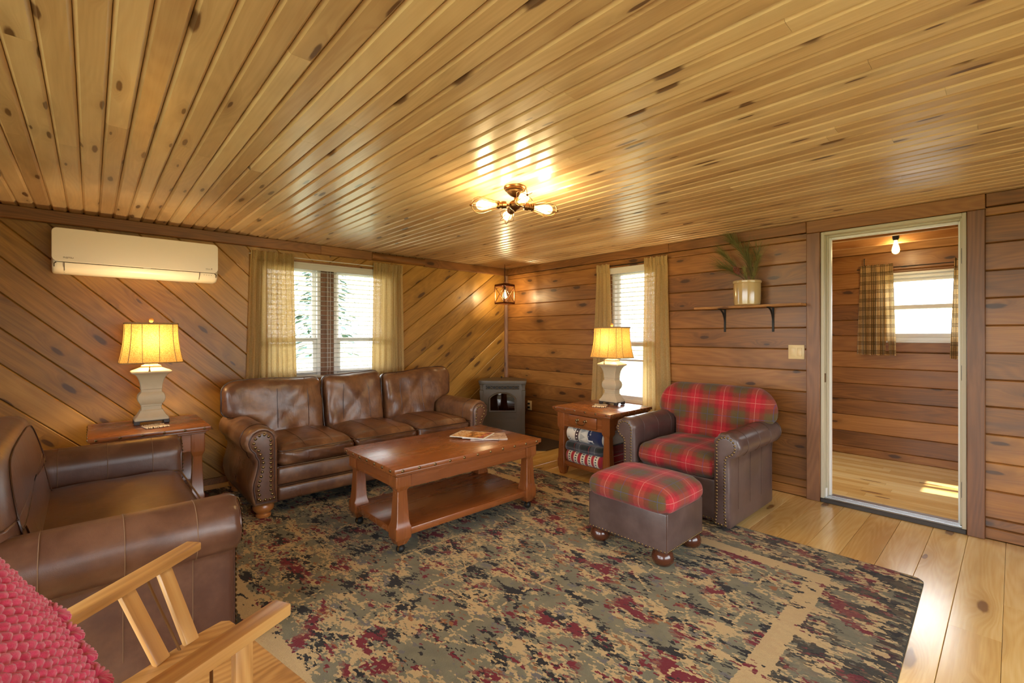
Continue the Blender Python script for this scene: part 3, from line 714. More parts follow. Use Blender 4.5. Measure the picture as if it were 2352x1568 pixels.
def arm_outline(side, w, zb, zr, r, cx, pinch, bulge):
    """outline of a rolled arm in (outward s, z); inner face at s=0"""
    p = [(0.0, zb), (0.0, zb+.1), (0., zr-.08)]
    p += [(cx+r*math.cos(a), zr+r*math.sin(a)) for a in [PI-(PI+math.radians(52))*i/18 for i in range(19)]]
    p += pinch+bulge
    return p[::-1]
def roll_arm(outl, x_in, side, y0, y1, pleat=0, r_c=None, z_sag=.0):
    """sweep outline from front y0 to back y1 with a puffed front edge"""
    steps = [(-.034, y0+.004), (-.018, y0-.004), (-.006, y0+.004), (0, y0+.022), (0, y0+.06)]+[(0, y0+(y1-y0)*t) for t in (.2, .35, .5, .65, .8, .95)]+[(-.01, y1), (-.05, y1)]
    rs = []
    for k, (d, y) in enumerate(steps):
        pl = offset(outl, d)
        ring = []
        for i, (s, z) in enumerate(pl):
            if pleat and k < 4 and r_c:
                a = math.atan2(z-r_c[1], s-r_c[0])
                if z > r_c[1]-.05:
                    wv = math.cos(a*pleat)*.005*(1 if k > 0 else .4); s += math.cos(a)*wv; z += math.sin(a)*wv
            t = max(0, min(1, (y-y0)/(y1-y0))); zz = z-z_sag*math.sin(PI*t)*(1 if z > .4 else 0)
            ring.append((x_in+side*s, y, zz))
        rs.append(ring if side > 0 else ring[::-1])
    v, f = rings(rs); return v, [tuple(reversed(q)) for q in f]
def front_panel(outl, x_in, side, y0, d, th=.016):
    a = offset(outl, -d); b = offset(outl, -d-.012); c = offset(outl, -d-.03)
    rs = [[(x_in+side*s, yy, z) for s, z in pl] for pl, yy in ((a, y0+.012), (a, y0-th*.5), (b, y0-th), (c, y0-th*1.15))]
    if side < 0: rs = [r[::-1] for r in rs]
    v, f = rings(rs); return v, [tuple(reversed(q)) for q in f]
def seam_loop(outl, x_in, side, y, i0=2, i1=None, lift=.0018, r=.0022):
    pl = offset(outl, lift)[i0:i1]
    return tube([(x_in+side*s, y, z) for s, z in pl], r, 5)
def bun(parent, name, x, y, pr, mat): return obj(name, lathe(pr, 24), mat, parent, loc=(x, y, 0))

# ---- three-seat sofa (front is local -y)
def make_sofa():
    t = thing('sofa', 'brown leather three-seat sofa with rolled nailhead arms under the window', 'sofa', (.70, -2.385, RUG), PI/2)
    HW = .855; y0, y1 = -.50, .40
    ol = arm_outline(1, .17, .10, .545, .105, .105, [(.165, .44), (.150, .415)], [(.150, .385), (.162, .33), (.178, .27), (.182, .22), (.172, .16), (.15, .10)])
    for side in (-1, 1):
        a = obj('arm', roll_arm(ol, side*HW, side, y0, y1, 15, (.105, .545)), M['sofa'], t, ang=70)
        p = obj('arm_front_panel', front_panel(ol, side*HW, side, y0, .030, .016), M['sofa_d'], t, ang=50)
        pts = along(offset(ol, -.052), .0315, True, .01)
        nails_part(p, 'nail_head', [(side*HW+side*s, y0-.0185, z) for s, z in pts], .0105, M['brass'], (0, -1, 0), each=True)
        obj('piping', tube([(side*HW+side*s, y0-.004, z) for s, z in offset(ol, -.027)], .006, 6, True), M['piping'], t)
        for yy in (y0+.13,): obj('seam', seam_loop(ol, side*HW, side, yy, len(ol)-24, len(ol)-2), M['piping'], a)
    # base, rails, back frame
    obj('seat_base', bbox(-HW, HW, -.462, .40, .11, .345, .012, 2), M['sofa_d'], t)
    obj('front_rail', bbox(-HW+.002, HW-.002, -.488, -.44, .10, .205, .02, 3), M['sofa'], t)
    obj('upper_rail', bbox(-HW+.002, HW-.002, -.480, -.44, .212, .338, .018, 3), M['sofa'], t)
    obj('rail_piping', tube([(-HW, -.482, .208), (HW, -.482, .208)], .005, 6), M['piping'], t)
    for x in (-.28, .28): obj('rail_seam', tube([(x, -.4815, .215), (x, -.4815, .335)], .0018, 5), M['piping'], t)
    obj('back_frame', bbox(-HW-.06, HW+.06, .24, .44, .11, .80, .05, 4), M['sofa_d'], t)
    # seat cushions
    w = HW*2/3
    for k in range(3):
        cx = -HW+w*(k+.5)
        c = obj('seat_cushion', cushion(w/2-.004, .37, .068, .05, .042, .010, 16, seed=k, wob=.003), M['sofa'], t, loc=(cx, -.135, .408), ang=80)
        ring = [(x, y, 0) for x, y in rrect(-w/2+.004, w/2-.004, -.383, .37, .04)]
        for z in (.055, -.055): obj('piping', tube([(p[0], p[1]-.004, z) for p in ring], .0048, 6, True), M['piping'], c)
        for dx in (-.10, .10):
            pts = [(dx, -.37+.7*i/10, .072+.040*math.sqrt(max(0, (1-(dx/(w/2))**2)*(1-((-.37+.7*i/10)/.37)**2)))) for i in range(11)]
            obj('seam', tube(pts, .0016, 5), M['piping'], c)
    # back cushions; the outer ones have an ear over the arm
    def bc(x0, x1, ear, seed):
        if ear == 0: o = rrect(x0, x1, .43, .93, .06, 6)
        elif ear < 0: o = arc(x1-.05, .48, .05, -90, 0, 5)+arc(x1-.06, .86, .06, 0, 90, 5)+arc(x0-.245+.09, .835, .09, 90, 180, 6)+arc(x0-.245+.06, .70, .06, 180, 250, 5)+[(x0-.10, .625), (x0-.05, .60), (x0-.015, .57)]+arc(x0+.04, .47, .04, 180, 270, 4)
        else: o = [(-x, z) for x, z in bc(-x1, -x0, -1, 0)[::-1]]
        return o
    rg = random.Random(4)
    for k, (x0, x1, ear) in enumerate(((-.835, -.315, -1), (-.295, .255, 0), (.275, .835, 1))):
        o = along(bc(x0, x1, ear, k), .02); cx = (x0+x1)/2
        ph = [rg.uniform(0, 6.28) for _ in range(4)]
        def amp(p, ph=ph, cx=cx):
            t_ = (p.z-.43)/.5
            fl = 1 if p.y < 0 else .5
            p.y += fl*(.014*math.sin(11*p.x+ph[0]+4*p.z)*math.sin(9*p.z+ph[1])+.007*math.sin(23*p.x+9*p.z+ph[2])+.004*math.sin(38*p.x-31*p.z+ph[3]))
            p.z += .010*math.sin(7*p.x+ph[3])*t_+.012*math.sin(3*p.x+ph[0])*max(0, t_)
            p.y += .26*(p.z-.46)-.06*max(0, t_)**2          # leans back
            return tuple(p)
        c = obj('back_cushion', puff(o, .13, .09, (cx, .68), amp=amp), M['sofa'], t, loc=(0, .16, 0), ang=180)
        obj('piping', tube([amp(Vector((x, -.012, z))) for x, z in o], .006, 6, True), M['piping'], c)
        for dx in (-.13, .12):
            pts = []
            for i in range(13):
                z = .46+.46*i/12; x = cx+dx*(1-.05*i/12)
                s = 1-abs((z-.68)/.25)**4; pts.append(amp(Vector((x, -.132*max(.05, s)**.5, z))))
            obj('seam', tube(pts, .0028, 5), M['piping'], c)
    pr = [(.03, 0), (.048, .003), (.05, .02), (.042, .03), (.052, .04), (.066, .055), (.07, .075), (.062, .095), (.045, .104)]
    for x in (-.93, .93):
        for y in (-.42, .34): bun(t, 'foot', x, y, pr, M['bun'])
    return t
sofa = make_sofa()

# ---- rolled-arm chair used twice: tartan armchair, wide leather armchair
def make_chair(name, label, cat, loc, rz, W, leather_m, pad_m, arm_r, overhang, seams, back_ext, zback, nail=True, trim='leather', br=.19):
    t = thing(name, label, cat, loc, rz)
    HI = W/2-.19; y0, y1 = -.41, .40; r = arm_r; cx = r*.98; zr = .645-r
    ol = arm_outline(1, .1, .02, zr, r, cx, [(.112, zr-r*.93), (.108, .40)], [(.108, .3), (.108, .12), (.106, .02)])
    ol = [p for p in ol]
    for side in (-1, 1):
        a = obj('arm', roll_arm(ol, side*HI, side, y0, y1, 9, (cx, zr)), leather_m, t, ang=70)
        p = obj('arm_front_panel', front_panel(ol, side*HI, side, y0, .015, .01), leather_m, t, ang=50)
        if nail:
            pts = along(offset(ol, -.028), .0215, True, .0)
            nails_part(p, 'nail_trim', [(side*(HI+s), y0-.0115, z) for s, z in pts], .0078, M['brass'], (0, -1, 0))
        for k in range(seams):
            yy = y0+.14+(.62/max(1, seams-1))*k
            obj('seam', seam_loop(ol, side*HI, side, yy, 1, len(ol)-1, .0006, .0015), M['thread' if trim == 'leather' else 'piping'], a)
    obj('seat_base', bbox(-HI, HI, -.375, .38, .03, .31, .012, 2), leather_m, t)
    if nail: nails_part(t, 'rail_nail_trim', [(-HI+.02+(2*HI-.04)*i/28, -.376, .045) for i in range(29)], .007, M['brass'], (0, -1, 0))
    obj('outside_back', bbox(-HI-.10, HI+.10, .30, .41, .02, .62, .02, 3), leather_m, t)
    c = obj('seat_cushion', cushion(HI-.003, .335, .075, .055, .03, .006, 18, seed=2, wob=.002), pad_m, t, loc=(0, -.062, .385), ang=80)
    if trim == 'leather':
        for z in (.06, -.055): obj('piping', tube([(x, y, z) for x, y in rrect(-HI+.004, HI-.004, -.34, .33, .05)], .0045, 6, True), M['thread'], c)
    # padded back with ears over the arms
    bx = back_ext; zt = zback
    n = 10
    o = [(-HI+.01, .40), (HI-.01, .40), (HI-.005, .5), (HI+.0, .575), (HI+.03, .61)]
    o += arc(bx-.07, .68, .07, -70, 0, 5)+arc(bx-br, .885-br, br, 5, 78, 8)
    o += [(bx*.45, zt-.004), (0, zt), (-bx*.45, zt-.004)]
    o += [(-x, z) for x, z in (arc(bx-.07, .68, .07, -70, 0, 5)+arc(bx-br, .885-br, br, 5, 78, 8))[::-1]]+[(-HI-.03, .61), (-HI-.0, .575), (-HI+.005, .5)]
    # even out the outline
    per = along(o, .022)
    def amp(p):
        p.y += .20*(p.z-.45); return tuple(p)
    bk = obj('back_cushion', puff(per, .085, .10, (0, .66), amp=amp), pad_m, t, loc=(0, .235, 0), ang=180)
    if trim == 'leather':
        inn = [(x*.80, .66+(z-.66)*.80) for x, z in per]
        obj('seam', tube([amp(Vector((x, -.079, z))) for x, z in inn], .003, 5, True), M['piping'], bk)
    return t
plaid = make_chair('armchair', 'armchair in red tartan wool with dark leather nailhead arms', 'armchair', (3.062, -.742, .012), 0, .98, M['espresso'], M['plaid'], .088, 0, 4, .472, .885, trim='thread')
wide = make_chair('armchair', 'wide chocolate leather armchair in the left foreground', 'armchair', (1.83, -4.205, RUG), PI+math.radians(.5), 1.66, M['choc'], M['choc'], .112, 0, 4, .80, .90, br=.32)

# ---- ottoman
ot = thing('ottoman', 'footstool with a red tartan cushion on a leather box in front of the armchair', 'ottoman', (3.17, -1.68, RUG), 0)
obj('box', bbox(-.268, .268, -.215, .215, .08, .305, .014, 3), M['espresso'], ot)
for sx in (-1, 1):
    for sy in (-1, 1): obj('corner_seam', tube([(sx*.2645, sy*.2115, .09), (sx*.2645, sy*.2115, .30)], .002, 5), M['piping'], ot)
obj('cushion', cushion(.284, .236, .068, .075, .028, .006, 18), M['plaid'], ot, loc=(0, 0, .348), ang=80)
pts = [(-.255+.51*i/22, -.2155, .092) for i in range(23)]
nails_part(ot, 'nail_trim', pts, .0056, M['brass'], (0, -1, 0))
nails_part(ot, 'nail_trim', [(.2685, -.2+.4*i/24, .092) for i in range(25)], .0056, M['brass'], (1, 0, 0))
nails_part(ot, 'nail_trim', [(-.2685, -.2+.4*i/24, .092) for i in range(25)], .0056, M['brass'], (-1, 0, 0))
pr = [(.03, 0), (.045, .004), (.058, .02), (.062, .042), (.056, .066), (.04, .082)]
for x in (-.215, .215):
    for y in (-.165, .165): bun(ot, 'foot', x, y, pr, M['bun_dark'])

# ---- wooden rocking chair in the corner of the picture
rk = thing('rocking_chair', 'honey oak slatted rocking chair in the bottom left corner', 'rocking chair', (3.33, -4.08, RUG), 0)
rl = lambda x, y, z: (x-3.33, y+4.08, z-RUG)
def bar(p0, p1, w, h, up=(0, 0, 1), b=.004):
    """bevelled bar between two points: w across, h along up"""
    p0, p1 = Vector(p0), Vector(p1); d = (p1-p0); L = d.length; d.normalize(); s = d.cross(Vector(up)).normalized(); u = s.cross(d)
    return bbox(0, L, -w/2, w/2, -h/2, h/2, b, 2), Matrix(((d.x, s.x, u.x, p0.x), (d.y, s.y, u.y, p0.y), (d.z, s.z, u.z, p0.z), (0, 0, 0, 1)))
def put_bar(parent, name, p0, p1, w, h, mat, up=(0, 0, 1), b=.004):
    vf, mt = bar(p0, p1, w, h, up, b); return obj(name, vf, mat, parent, mt=mt)
OX = M['oak']['x']
fa0, fa1 = rl(3.215, -4.32, .607), rl(2.895, -3.968, .607)
na0, na1 = rl(3.70, -4.33, .607), rl(3.462, -3.858, .607)
put_bar(rk, 'arm', fa0, fa1, .052, .027, OX, b=.005); put_bar(rk, 'arm', na0, na1, .056, .030, OX, b=.005)
seat_o = [(3.035, -3.915), (3.05, -3.895), (3.075, -3.888), (3.29, -3.845), (3.47, -3.808), (3.52, -3.80), (3.55, -3.812), (3.565, -3.84), (3.60, -4.0), (3.70, -4.36), (3.28, -4.42), (3.15, -4.14), (3.06, -3.98)]
obj('seat', MB().add(rings([[(x-3.33+(3.36-x)*k, y+4.08+(-4.1-y)*k, z-RUG) for x, y in seat_o] for k, z in ((.02, .372), (0, .378), (0, .395), (.015, .402), (.05, .402), (.4, .392))])).vf(), M['oak']['y'], rk)
def lerp(a, b, t): return tuple(Vector(a)+(Vector(b)-Vector(a))*t)
sb = lambda x, y: rl(x, y, .398)
put_bar(rk, 'arm_slat', sb(3.135, -4.075), Vector(lerp(fa0, fa1, .48))-Vector((0, 0, .012)), .017, .042, OX, up=(-.6, .8, 0))
put_bar(rk, 'arm_slat', sb(3.092, -4.002), Vector(lerp(fa0, fa1, .74))-Vector((0, 0, .012)), .017, .042, OX, up=(-.6, .8, 0))
obj('tie_rod', tube([sb(3.112, -4.032), Vector(lerp(fa0, fa1, .62))-Vector((0, 0, .012))], .0035, 8), M['bronze'], rk)
put_bar(rk, 'arm_slat', sb(3.60, -4.10), Vector(lerp(na0, na1, .48))-Vector((0, 0, .012)), .017, .046, OX, up=(-.45, .89, 0))
put_bar(rk, 'arm_slat', sb(3.535, -3.965), Vector(lerp(na0, na1, .78))-Vector((0, 0, .012)), .017, .046, OX, up=(-.45, .89, 0))
obj('tie_rod', tube([sb(3.567, -4.03), Vector(lerp(na0, na1, .64))-Vector((0, 0, .012))], .0035, 8), M['bronze'], rk)
# back posts, crest and spindles (mostly under the throw)
bp0, bp1 = (3.25, -4.38), (3.70, -4.35)
for (x, y) in (bp0, bp1): put_bar(rk, 'back_post', rl(x, y, .39), rl(x+.27, y-.27, .94), .034, .04, OX)
put_bar(rk, 'crest_rail', rl(3.485, -4.625, .91), rl(3.985, -4.595, .91), .026, .10, OX)
for k in range(1, 6):
    f_ = k/6; put_bar(rk, 'back_spindle', rl(3.23+.46*f_, -4.36+.03*f_, .39), rl(3.49+.47*f_, -4.622+.03*f_, .90), .014, .03, OX)
for (x, y, dx) in ((3.12, -3.96, -.02), (3.52, -3.87, .02), (3.27, -4.33, -.01), (3.66, -4.30, .02)):
    put_bar(rk, 'leg', rl(x, y, .385), rl(x+dx, y, .075), .036, .036, OX)
for (x0, y0, x1, y1) in ((3.02, -3.68, 3.34, -4.62), (3.50, -3.62, 3.74, -4.60)):
    n = 14; pts = []
    for i in range(n+1):
        s = i/n; pts.append(rl(x0+(x1-x0)*s, y0+(y1-y0)*s, RUG+.02+.30*(s-.42)**2))
    rs = []
    for i, p in enumerate(pts):
        d = (Vector(pts[min(i+1, n)])-Vector(pts[max(i-1, 0)])).normalized(); sx = d.cross(Vector((0, 0, 1))).normalized(); u = sx.cross(d)
        rs.append([tuple(Vector(p)+sx*a+u*b) for a, b in ((-.014, -.02), (.014, -.02), (.014, .02), (-.014, .02))])
    obj('rocker', rings(rs), OX, rk)

# ---- crocheted throw over the rocking chair's back
def throw_mat():
    g = G('raspberry_crochet_wool'); v = g.tc(); n = g.noise(v, 40, 3, .7); n2 = g.noise(v, 700, 3, .8)
    c = g.mix(g.ss(n, .3, .7), srgb(200, 40, 80), srgb(226, 76, 114)); c = g.mix(g.ss(n2, .45, .75, 0, .35), c, srgb(150, 22, 54))
    g.pbr(c, .95, .1, nrm=g.bump(n2, .5, .002), sheen=.6); return g.m
M['wool'] = throw_mat()
tw = thing('crochet_throw', 'raspberry pink crocheted throw over the back of the rocking chair', 'throw', (3.45, -4.35, .70))
def throw_pt(a, b):
    """a runs along the hem, b up from the hem and over the back"""
    hem0, hem1 = Vector((3.205, -4.325, .68)), Vector((3.80, -4.12, .50))
    base = hem0.lerp(hem1, a)
    up = Vector((.43, -.40, .81)).normalized()
    L = b
    p = base+up*L
    if L > .48:                                      # rolls over the crest
        th = (L-.48)/.09
        c0 = base+up*.48
        if th < PI: p = c0+up*(.09*math.sin(th))*.6+Vector((.12, -.5, -.1)).normalized()*(.09*(1-math.cos(th)))
        else: p = c0+Vector((.12, -.5, -.1)).normalized()*.18+Vector((0, -.03, -1))*(L-.48-.09*PI)
    p = p+Vector((-.02, .10, .0))*(.25+.25*math.sin(a*5.2+.6))*max(0, .5-abs(b-.25))
    return p
RW, ST = 24, 28
V = []; F = []; na, nb = ST*6, RW*6
for j in range(nb+1):
    for i in range(na+1):
        a, b = i/na, .80*j/nb
        p = throw_pt(a, b); e = 1e-3
        t1 = throw_pt(min(1, a+e), b)-throw_pt(max(0, a-e), b); t2 = throw_pt(a, b+e)-throw_pt(a, max(0, b-e)); nn = t1.cross(t2)
        nn = -nn.normalized() if nn.length > 1e-12 else Vector((0, 0, 1))
        if nn.dot(Vector((1, .2, .6))) < 0 and b < .3: nn = -nn
        r = b/.80*RW; s = a*ST+.5*(int(r) % 2)
        rib = abs(math.sin(PI*r)); st = abs(math.sin(PI*s+.5*math.sin(PI*r)))
        h = .021*rib**.6*(.35+.65*st**.8)+.0012*math.sin(s*9.1+r*5.7)
        V.append(tuple(p+nn*h-Vector((3.45, -4.35, .70))))
n = na+1
for j in range(nb):
    for i in range(na): F.append((j*n+i, j*n+i+1, (j+1)*n+i+1, (j+1)*n+i))
obj('crochet_cloth', (V, F), M['wool'], tw, ang=180)
# scalloped edging: fans of puff stitches along the hem
for k in range(17):
    a = (k+.5)/17; c0 = throw_pt(a, .0); d = (throw_pt(min(1, a+.01), 0)-throw_pt(max(0, a-.01), 0)).normalized()
    upv = Vector((.43, -.40, .81)).normalized(); nrm0 = d.cross(upv).normalized(); nrm0 = nrm0 if nrm0.z+nrm0.x > 0 else -nrm0
    c0 = c0+nrm0*.016; out = (-upv+nrm0*.25).normalized(); m = MB()
    for q in range(7):
        th = math.radians(-68+136*q/6); dr = (out*math.cos(th)+d*math.sin(th)).normalized()
        b_ = c0+dr*.006; tip = c0+dr*(.030+.003*math.sin(k*2.1)); nrm_ = d.cross(out)*(.004 if k % 2 else -.004)
        m.add(tube([b_, b_.lerp(tip, .5)+nrm_*.6, tip+nrm_, tip+dr*.004+nrm_], [.0028, .0052, .0055, .002], 7))
    o = obj('scallop', m.vf(), M['wool'], tw, ang=180); o.location = (-3.45, 4.35, -.70)
# ------------------------------------------------------------------ tables
CW = M['cherry']
def stud_mesh(r): 
    d = dome(r, r*.6, 10, 3); return d
def studs(parent, pts, axis, r=.0085):
    q = Vector((0, 0, 1)).rotation_difference(Vector(axis)).to_matrix().to_4x4(); d = dome(r, r*.62, 10, 3)
    me = mesh('stud', ([tuple(q @ Vector(p)) for p in d[0]], d[1]), M['brass'], 60)
    for p in pts: obj('stud', me, None, parent, loc=p)
def table_top(parent, w, d, z, t, grain):
    """board with an under-moulding"""
    top = obj('top', MB().add(bbox(-w/2, w/2, -d/2, d/2, z-t, z, .004, 2)).add(bbox(-w/2+.012, w/2-.012, -d/2+.012, d/2-.012, z-t-.014, z-t+.001, .004, 2)).add(bbox(-w/2+.026, w/2-.026, -d/2+.026, d/2-.026, z-t-.026, z-t-.012, .003, 1)).vf(), CW[grain], parent)
    return top
LEG = [(.024, 0), (.027, .008), (.038, .066), (.041, .072), (.042, .08), (.042, .135), (.0375, .15), (.027, .41), (.030, .42), (.041, .445), (.042, .45), (.042, .60)]
def leg(parent, x, y, pr, z0=0., name='leg'):
    return obj(name, sqloft([(h, z) for h, z in pr], .10), CW['z'], parent, loc=(x, y, z0), ang=25)
def end_table(label, loc, rz):
    t = thing('end_table', label, 'table', loc, rz, 'matching cherry end tables')
    W = .66; Z = .63
    tp = table_top(t, W, W, Z, .026, 'x')
    studs(tp, [(-.29+.58*i/5, -W/2-.0005, Z-.013) for i in range(6)], (0, -1, 0)); studs(tp, [(-W/2-.0005, -.29+.58*i/5, Z-.013) for i in range(6)], (-1, 0, 0)); studs(tp, [(W/2+.0005, -.29+.58*i/5, Z-.013) for i in range(6)], (1, 0, 0))
    a = W/2-.075
    pr = [(h, z if z < .59 else Z-.05) for h, z in LEG]
    for x in (-a, a):
        for y in (-a, a): leg(t, x, y, pr)
    for y in (a+.02,): obj('apron', bbox(-a, a, y-.01, y+.01, .47, .585, .002, 1), CW['x'], t)
    for x in (-a-.02, a+.02): obj('apron', bbox(x-.01, x+.01, -a, a, .47, .585, .002, 1), CW['y'], t)
    obj('drawer_rail', MB().add(bbox(-a, a, -a-.034, -a-.014, .572, .585, .001, 1)).add(bbox(-a, a, -a-.034, -a-.014, .455, .468, .001, 1)).add(bbox(-a+.03, -.16, -a-.034, -a-.014, .468, .572, .001, 1)).add(bbox(.16, a-.03, -a-.034, -a-.014, .468, .572, .001, 1)).vf(), CW['x'], t)
    dr = obj('drawer', bbox(-.158, .158, -a-.044, -a-.02, .47, .57, .006, 2), CW['x'], t)
    h = MB()
    for x in (-.045, .045): h.add(lathe([(.012, 0), (.013, .003), (.006, .008), (.006, .018), (.010, .021), (.011, .026), (.004, .030)], 12), T(x, -a-.044, .532) @ RX(PI/2))
    h.add(tube([(-.045, -a-.066, .528), (-.047, -a-.068, .515), (-.038, -a-.070, .500), (-.025, -a-.07, .494), (.025, -a-.07, .494), (.038, -a-.070, .500), (.047, -a-.068, .515), (.045, -a-.066, .528)], .0036, 8))
    obj('handle', h.vf(), M['brass'], dr)
    obj('shelf', bbox(-a-.03, a+.03, -a-.03, a+.03, .088, .13, .004, 2), CW['x'], t)
    return t
tR = end_table('square cherry end table with drawer and blankets beside the tartan armchair', (2.105, -.675, 0), 0)
tL = end_table('square cherry end table behind the wide leather armchair', (.46, -3.905, RUG), PI/2)

def coffee_table():
    t = thing('coffee_table', 'long cherry coffee table on casters in the middle of the rug', 'table', (1.985, -2.345, RUG), 0)
    W, D, Z = .715, 1.20, .517       # x, y, height above the rug
    tp = table_top(t, W, D, Z, .028, 'y')
    studs(tp, [(W/2+.0005, -D/2+.05+(D-.1)*i/10, Z-.014) for i in range(11)], (1, 0, 0), .0095)
    studs(tp, [(-W/2+.05+(W-.1)*i/6, -D/2-.0005, Z-.014) for i in range(7)], (0, -1, 0), .0095)
    studs(tp, [(-W/2+.05+(W-.1)*i/6, D/2+.0005, Z-.014) for i in range(7)], (0, 1, 0), .0095)
    ax, ay = W/2-.075, D/2-.075
    pr = [(.028, .055), (.045, .088), (.049, .095), (.05, .10), (.05, .16), (.045, .172), (.040, .20), (.031, .37), (.034, .378), (.049, .40), (.05, .405), (.05, Z-.054)]
    cm = MB().add(lathe([(.004, -.027), (.016, -.022), (.0245, -.012), (.027, 0), (.0245, .012), (.016, .022), (.004, .027)], 16), T(0, 0, .0272) @ RX(PI/2)).vf()
    hood = MB().add(lathe([(.004, 0), (.006, .006), (.006, .03)], 8), T(.0, 0, .045)).add(tube([(0, -.03, .0272), (0, -.030, .04), (0, -.012, .054), (0, .012, .054), (0, .030, .04), (0, .03, .0272)], .005, 6)).vf()
    for x in (-ax, ax):
        for y in (-ay, ay):
            l = leg(t, x, y, pr)
            c = obj('caster', cm, M['iron'], t, loc=(x+.004, y, 0), rot=(0, 0, .6)); obj('caster_fork', hood, M['brass'], c)
    for x in (-ax-.022, ax+.022): obj('apron', bbox(x-.011, x+.011, -ay, ay, .385, Z-.053, .003, 1), CW['y'], t)
    for y in (-ay-.022, ay+.022): obj('apron', bbox(-ax, ax, y-.011, y+.011, .385, Z-.053, .003, 1), CW['x'], t)
    obj('shelf', bbox(-ax-.035, ax+.035, -ay-.035, ay+.035, .103, .145, .005, 2), CW['y'], t)
    return t
coffee_table()

# ------------------------------------------------------------------ table lamps
M['lampbase'] = plain('taupe_painted_base', srgb(190, 172, 142), .5, noise=.2, nsc=18)
M['lampfoot'] = plain('dark_lamp_foot', srgb(52, 40, 34), .5)
M['burlap'] = cloth('burlap_shade', srgb(160, 122, 64), srgb(196, 158, 92), .22)
M['gimp'] = cloth('shade_braid', srgb(150, 122, 84), srgb(172, 142, 100), .1)
M['crystal'] = plain('amber_ball', srgb(190, 140, 70), .15, coat=.6)
WARM = (1.0, .77, .40)
_obj = obj
def lamp(label, loc, rz, watts):
    t = thing('table_lamp', label, 'lamp', loc, rz, 'matching burlap table lamps'); LK = .79
    def obj(n_, vf_, m_, p_=None, **k_):                 # the pattern below is drawn a little wide; bring it to size
        return _obj(n_, ([(q[0]*LK, q[1]*LK, q[2]) for q in vf_[0]],)+tuple(vf_[1:]), m_, p_, **k_)
    ft = MB()
    for x in (-1, 1):
        for y in (-1, 1): ft.add(bbox(x*.132-(.045 if x > 0 else 0), x*.132+(.045 if x < 0 else 0), y*.088-(.035 if y > 0 else 0), y*.088+(.035 if y < 0 else 0), 0, .03, .003, 1))
    ft.add(bbox(-.125, .125, -.08, .08, .018, .03, .002, 1))
    obj('foot', ft.vf(), M['lampfoot'], t)
    pr = [(.129, .028), (.129, .040), (.124, .048), (.108, .062), (.095, .082), (.090, .088), (.088, .097), (.076, .104), (.0745, .128), (.079, .133), (.078, .142), (.088, .150), (.100, .168), (.1045, .188), (.100, .210), (.088, .226), (.078, .234), (.0775, .252), (.082, .257), (.080, .264), (.083, .29), (.091, .320), (.104, .345), (.124, .365), (.142, .374)]
    obj('base', sqloft(pr, .07, .68), M['lampbase'], t, ang=22)
    obj('cap', sqloft([(.142, .374), (.150, .377), (.1515, .386), (.146, .391), (.118, .400), (.078, .415), (.074, .421), (.074, .428), (.050, .436), (.046, .448), (.03, .452)], .07, .68), M['lampbase'], t, ang=22)
    obj('stem', lathe([(.007, .45), (.007, .50), (.016, .505), (.017, .545), (.012, .55)], 12), M['brass'], t)
    obj('harp', tube([(.02, 0, .50), (.055, 0, .56), (.058, 0, .63), (.03, 0, .725), (0, 0, .742), (-.03, 0, .725), (-.058, 0, .63), (-.055, 0, .56), (-.02, 0, .50)], .002, 6), M['brass'], t)
    bulb = obj('bulb', lathe([(.013, .545), (.014, .57), (.028, .60), (.030, .62), (.022, .645), (.004, .652)], 14), glow('warm_bulb', (1, .72, .38, 1), 14), t)
    plamp('lamp_light', (0, 0, .615), watts, WARM, t, .03)
    # bell shade with cut corners: 16-gon loft
    rs = []
    sh = []
    for k in range(13):
        f_ = k/12; z = .452+.288*f_; e = (1-f_)**2.2
        hx = .196+.040*e; hy = .128+.034*e; c = .045+.012*e
        ring = [(hx, -hy+c), (hx, 0), (hx, hy-c), (hx-c*.3, hy-c*.3), (hx-c, hy), (0, hy), (-hx+c, hy), (-hx+c*.3, hy-c*.3), (-hx, hy-c), (-hx, 0), (-hx, -hy+c), (-hx+c*.3, -hy+c*.3), (-hx+c, -hy), (0, -hy), (hx-c, -hy), (hx-c*.3, -hy+c*.3)]
        rs.append([(x, y, z) for x, y in ring]); sh.append(ring)
    shade = obj('shade', rings(rs, True, False, False), M['burlap'], t, ang=180)
    for idx in (0, 2, 4, 6, 8, 10, 12, 14): obj('shade_seam', tube([(rs[k][idx][0]*1.003, rs[k][idx][1]*1.003, rs[k][idx][2]) for k in range(13)], .0026, 5), M['gimp'], shade)
    obj('shade_seam', tube([(rs[k][13][0]*1.0+.05, rs[k][13][1]*1.004, rs[k][13][2]) for k in range(13)], .0022, 5), M['gimp'], shade)
    obj('shade_seam', tube([(rs[k][13][0]*1.0-.075, rs[k][13][1]*1.004, rs[k][13][2]) for k in range(13)], .0022, 5), M['gimp'], shade)
    for k, r in ((0, .004), (12, .007)): obj('shade_rim', tube(rs[k], r, 6, True), M['gimp'], shade)
    obj('shade_spider', MB().add(tube([(-.196, 0, .735), (.196, 0, .735)], .0022, 6)).add(tube([(0, -.128, .735), (0, .128, .735)], .0022, 6)).vf(), M['brass'], shade)
    obj('finial', lathe([(.004, .738), (.005, .746), (.009, .75), (.017, .758), (.019, .768), (.016, .778), (.008, .784), (.002, .785)], 14), M['crystal'], t)
    obj('pull_chain', MB().add(tube([(.012, -.03, .53), (.018, -.05, .50), (-.022, -.128, .452), (-.022, -.128, .425)], .0012, 5)).add(lathe([(.001, .425), (.006, .418), (.004, .412), (.009, .392), (.008, .388)], 8, -.022, -.128)).vf(), M['brass'], t)
    return t
lamp('burlap-shaded lamp on the end table below the air conditioner', (.36, -3.885, .644), PI/2, 13)
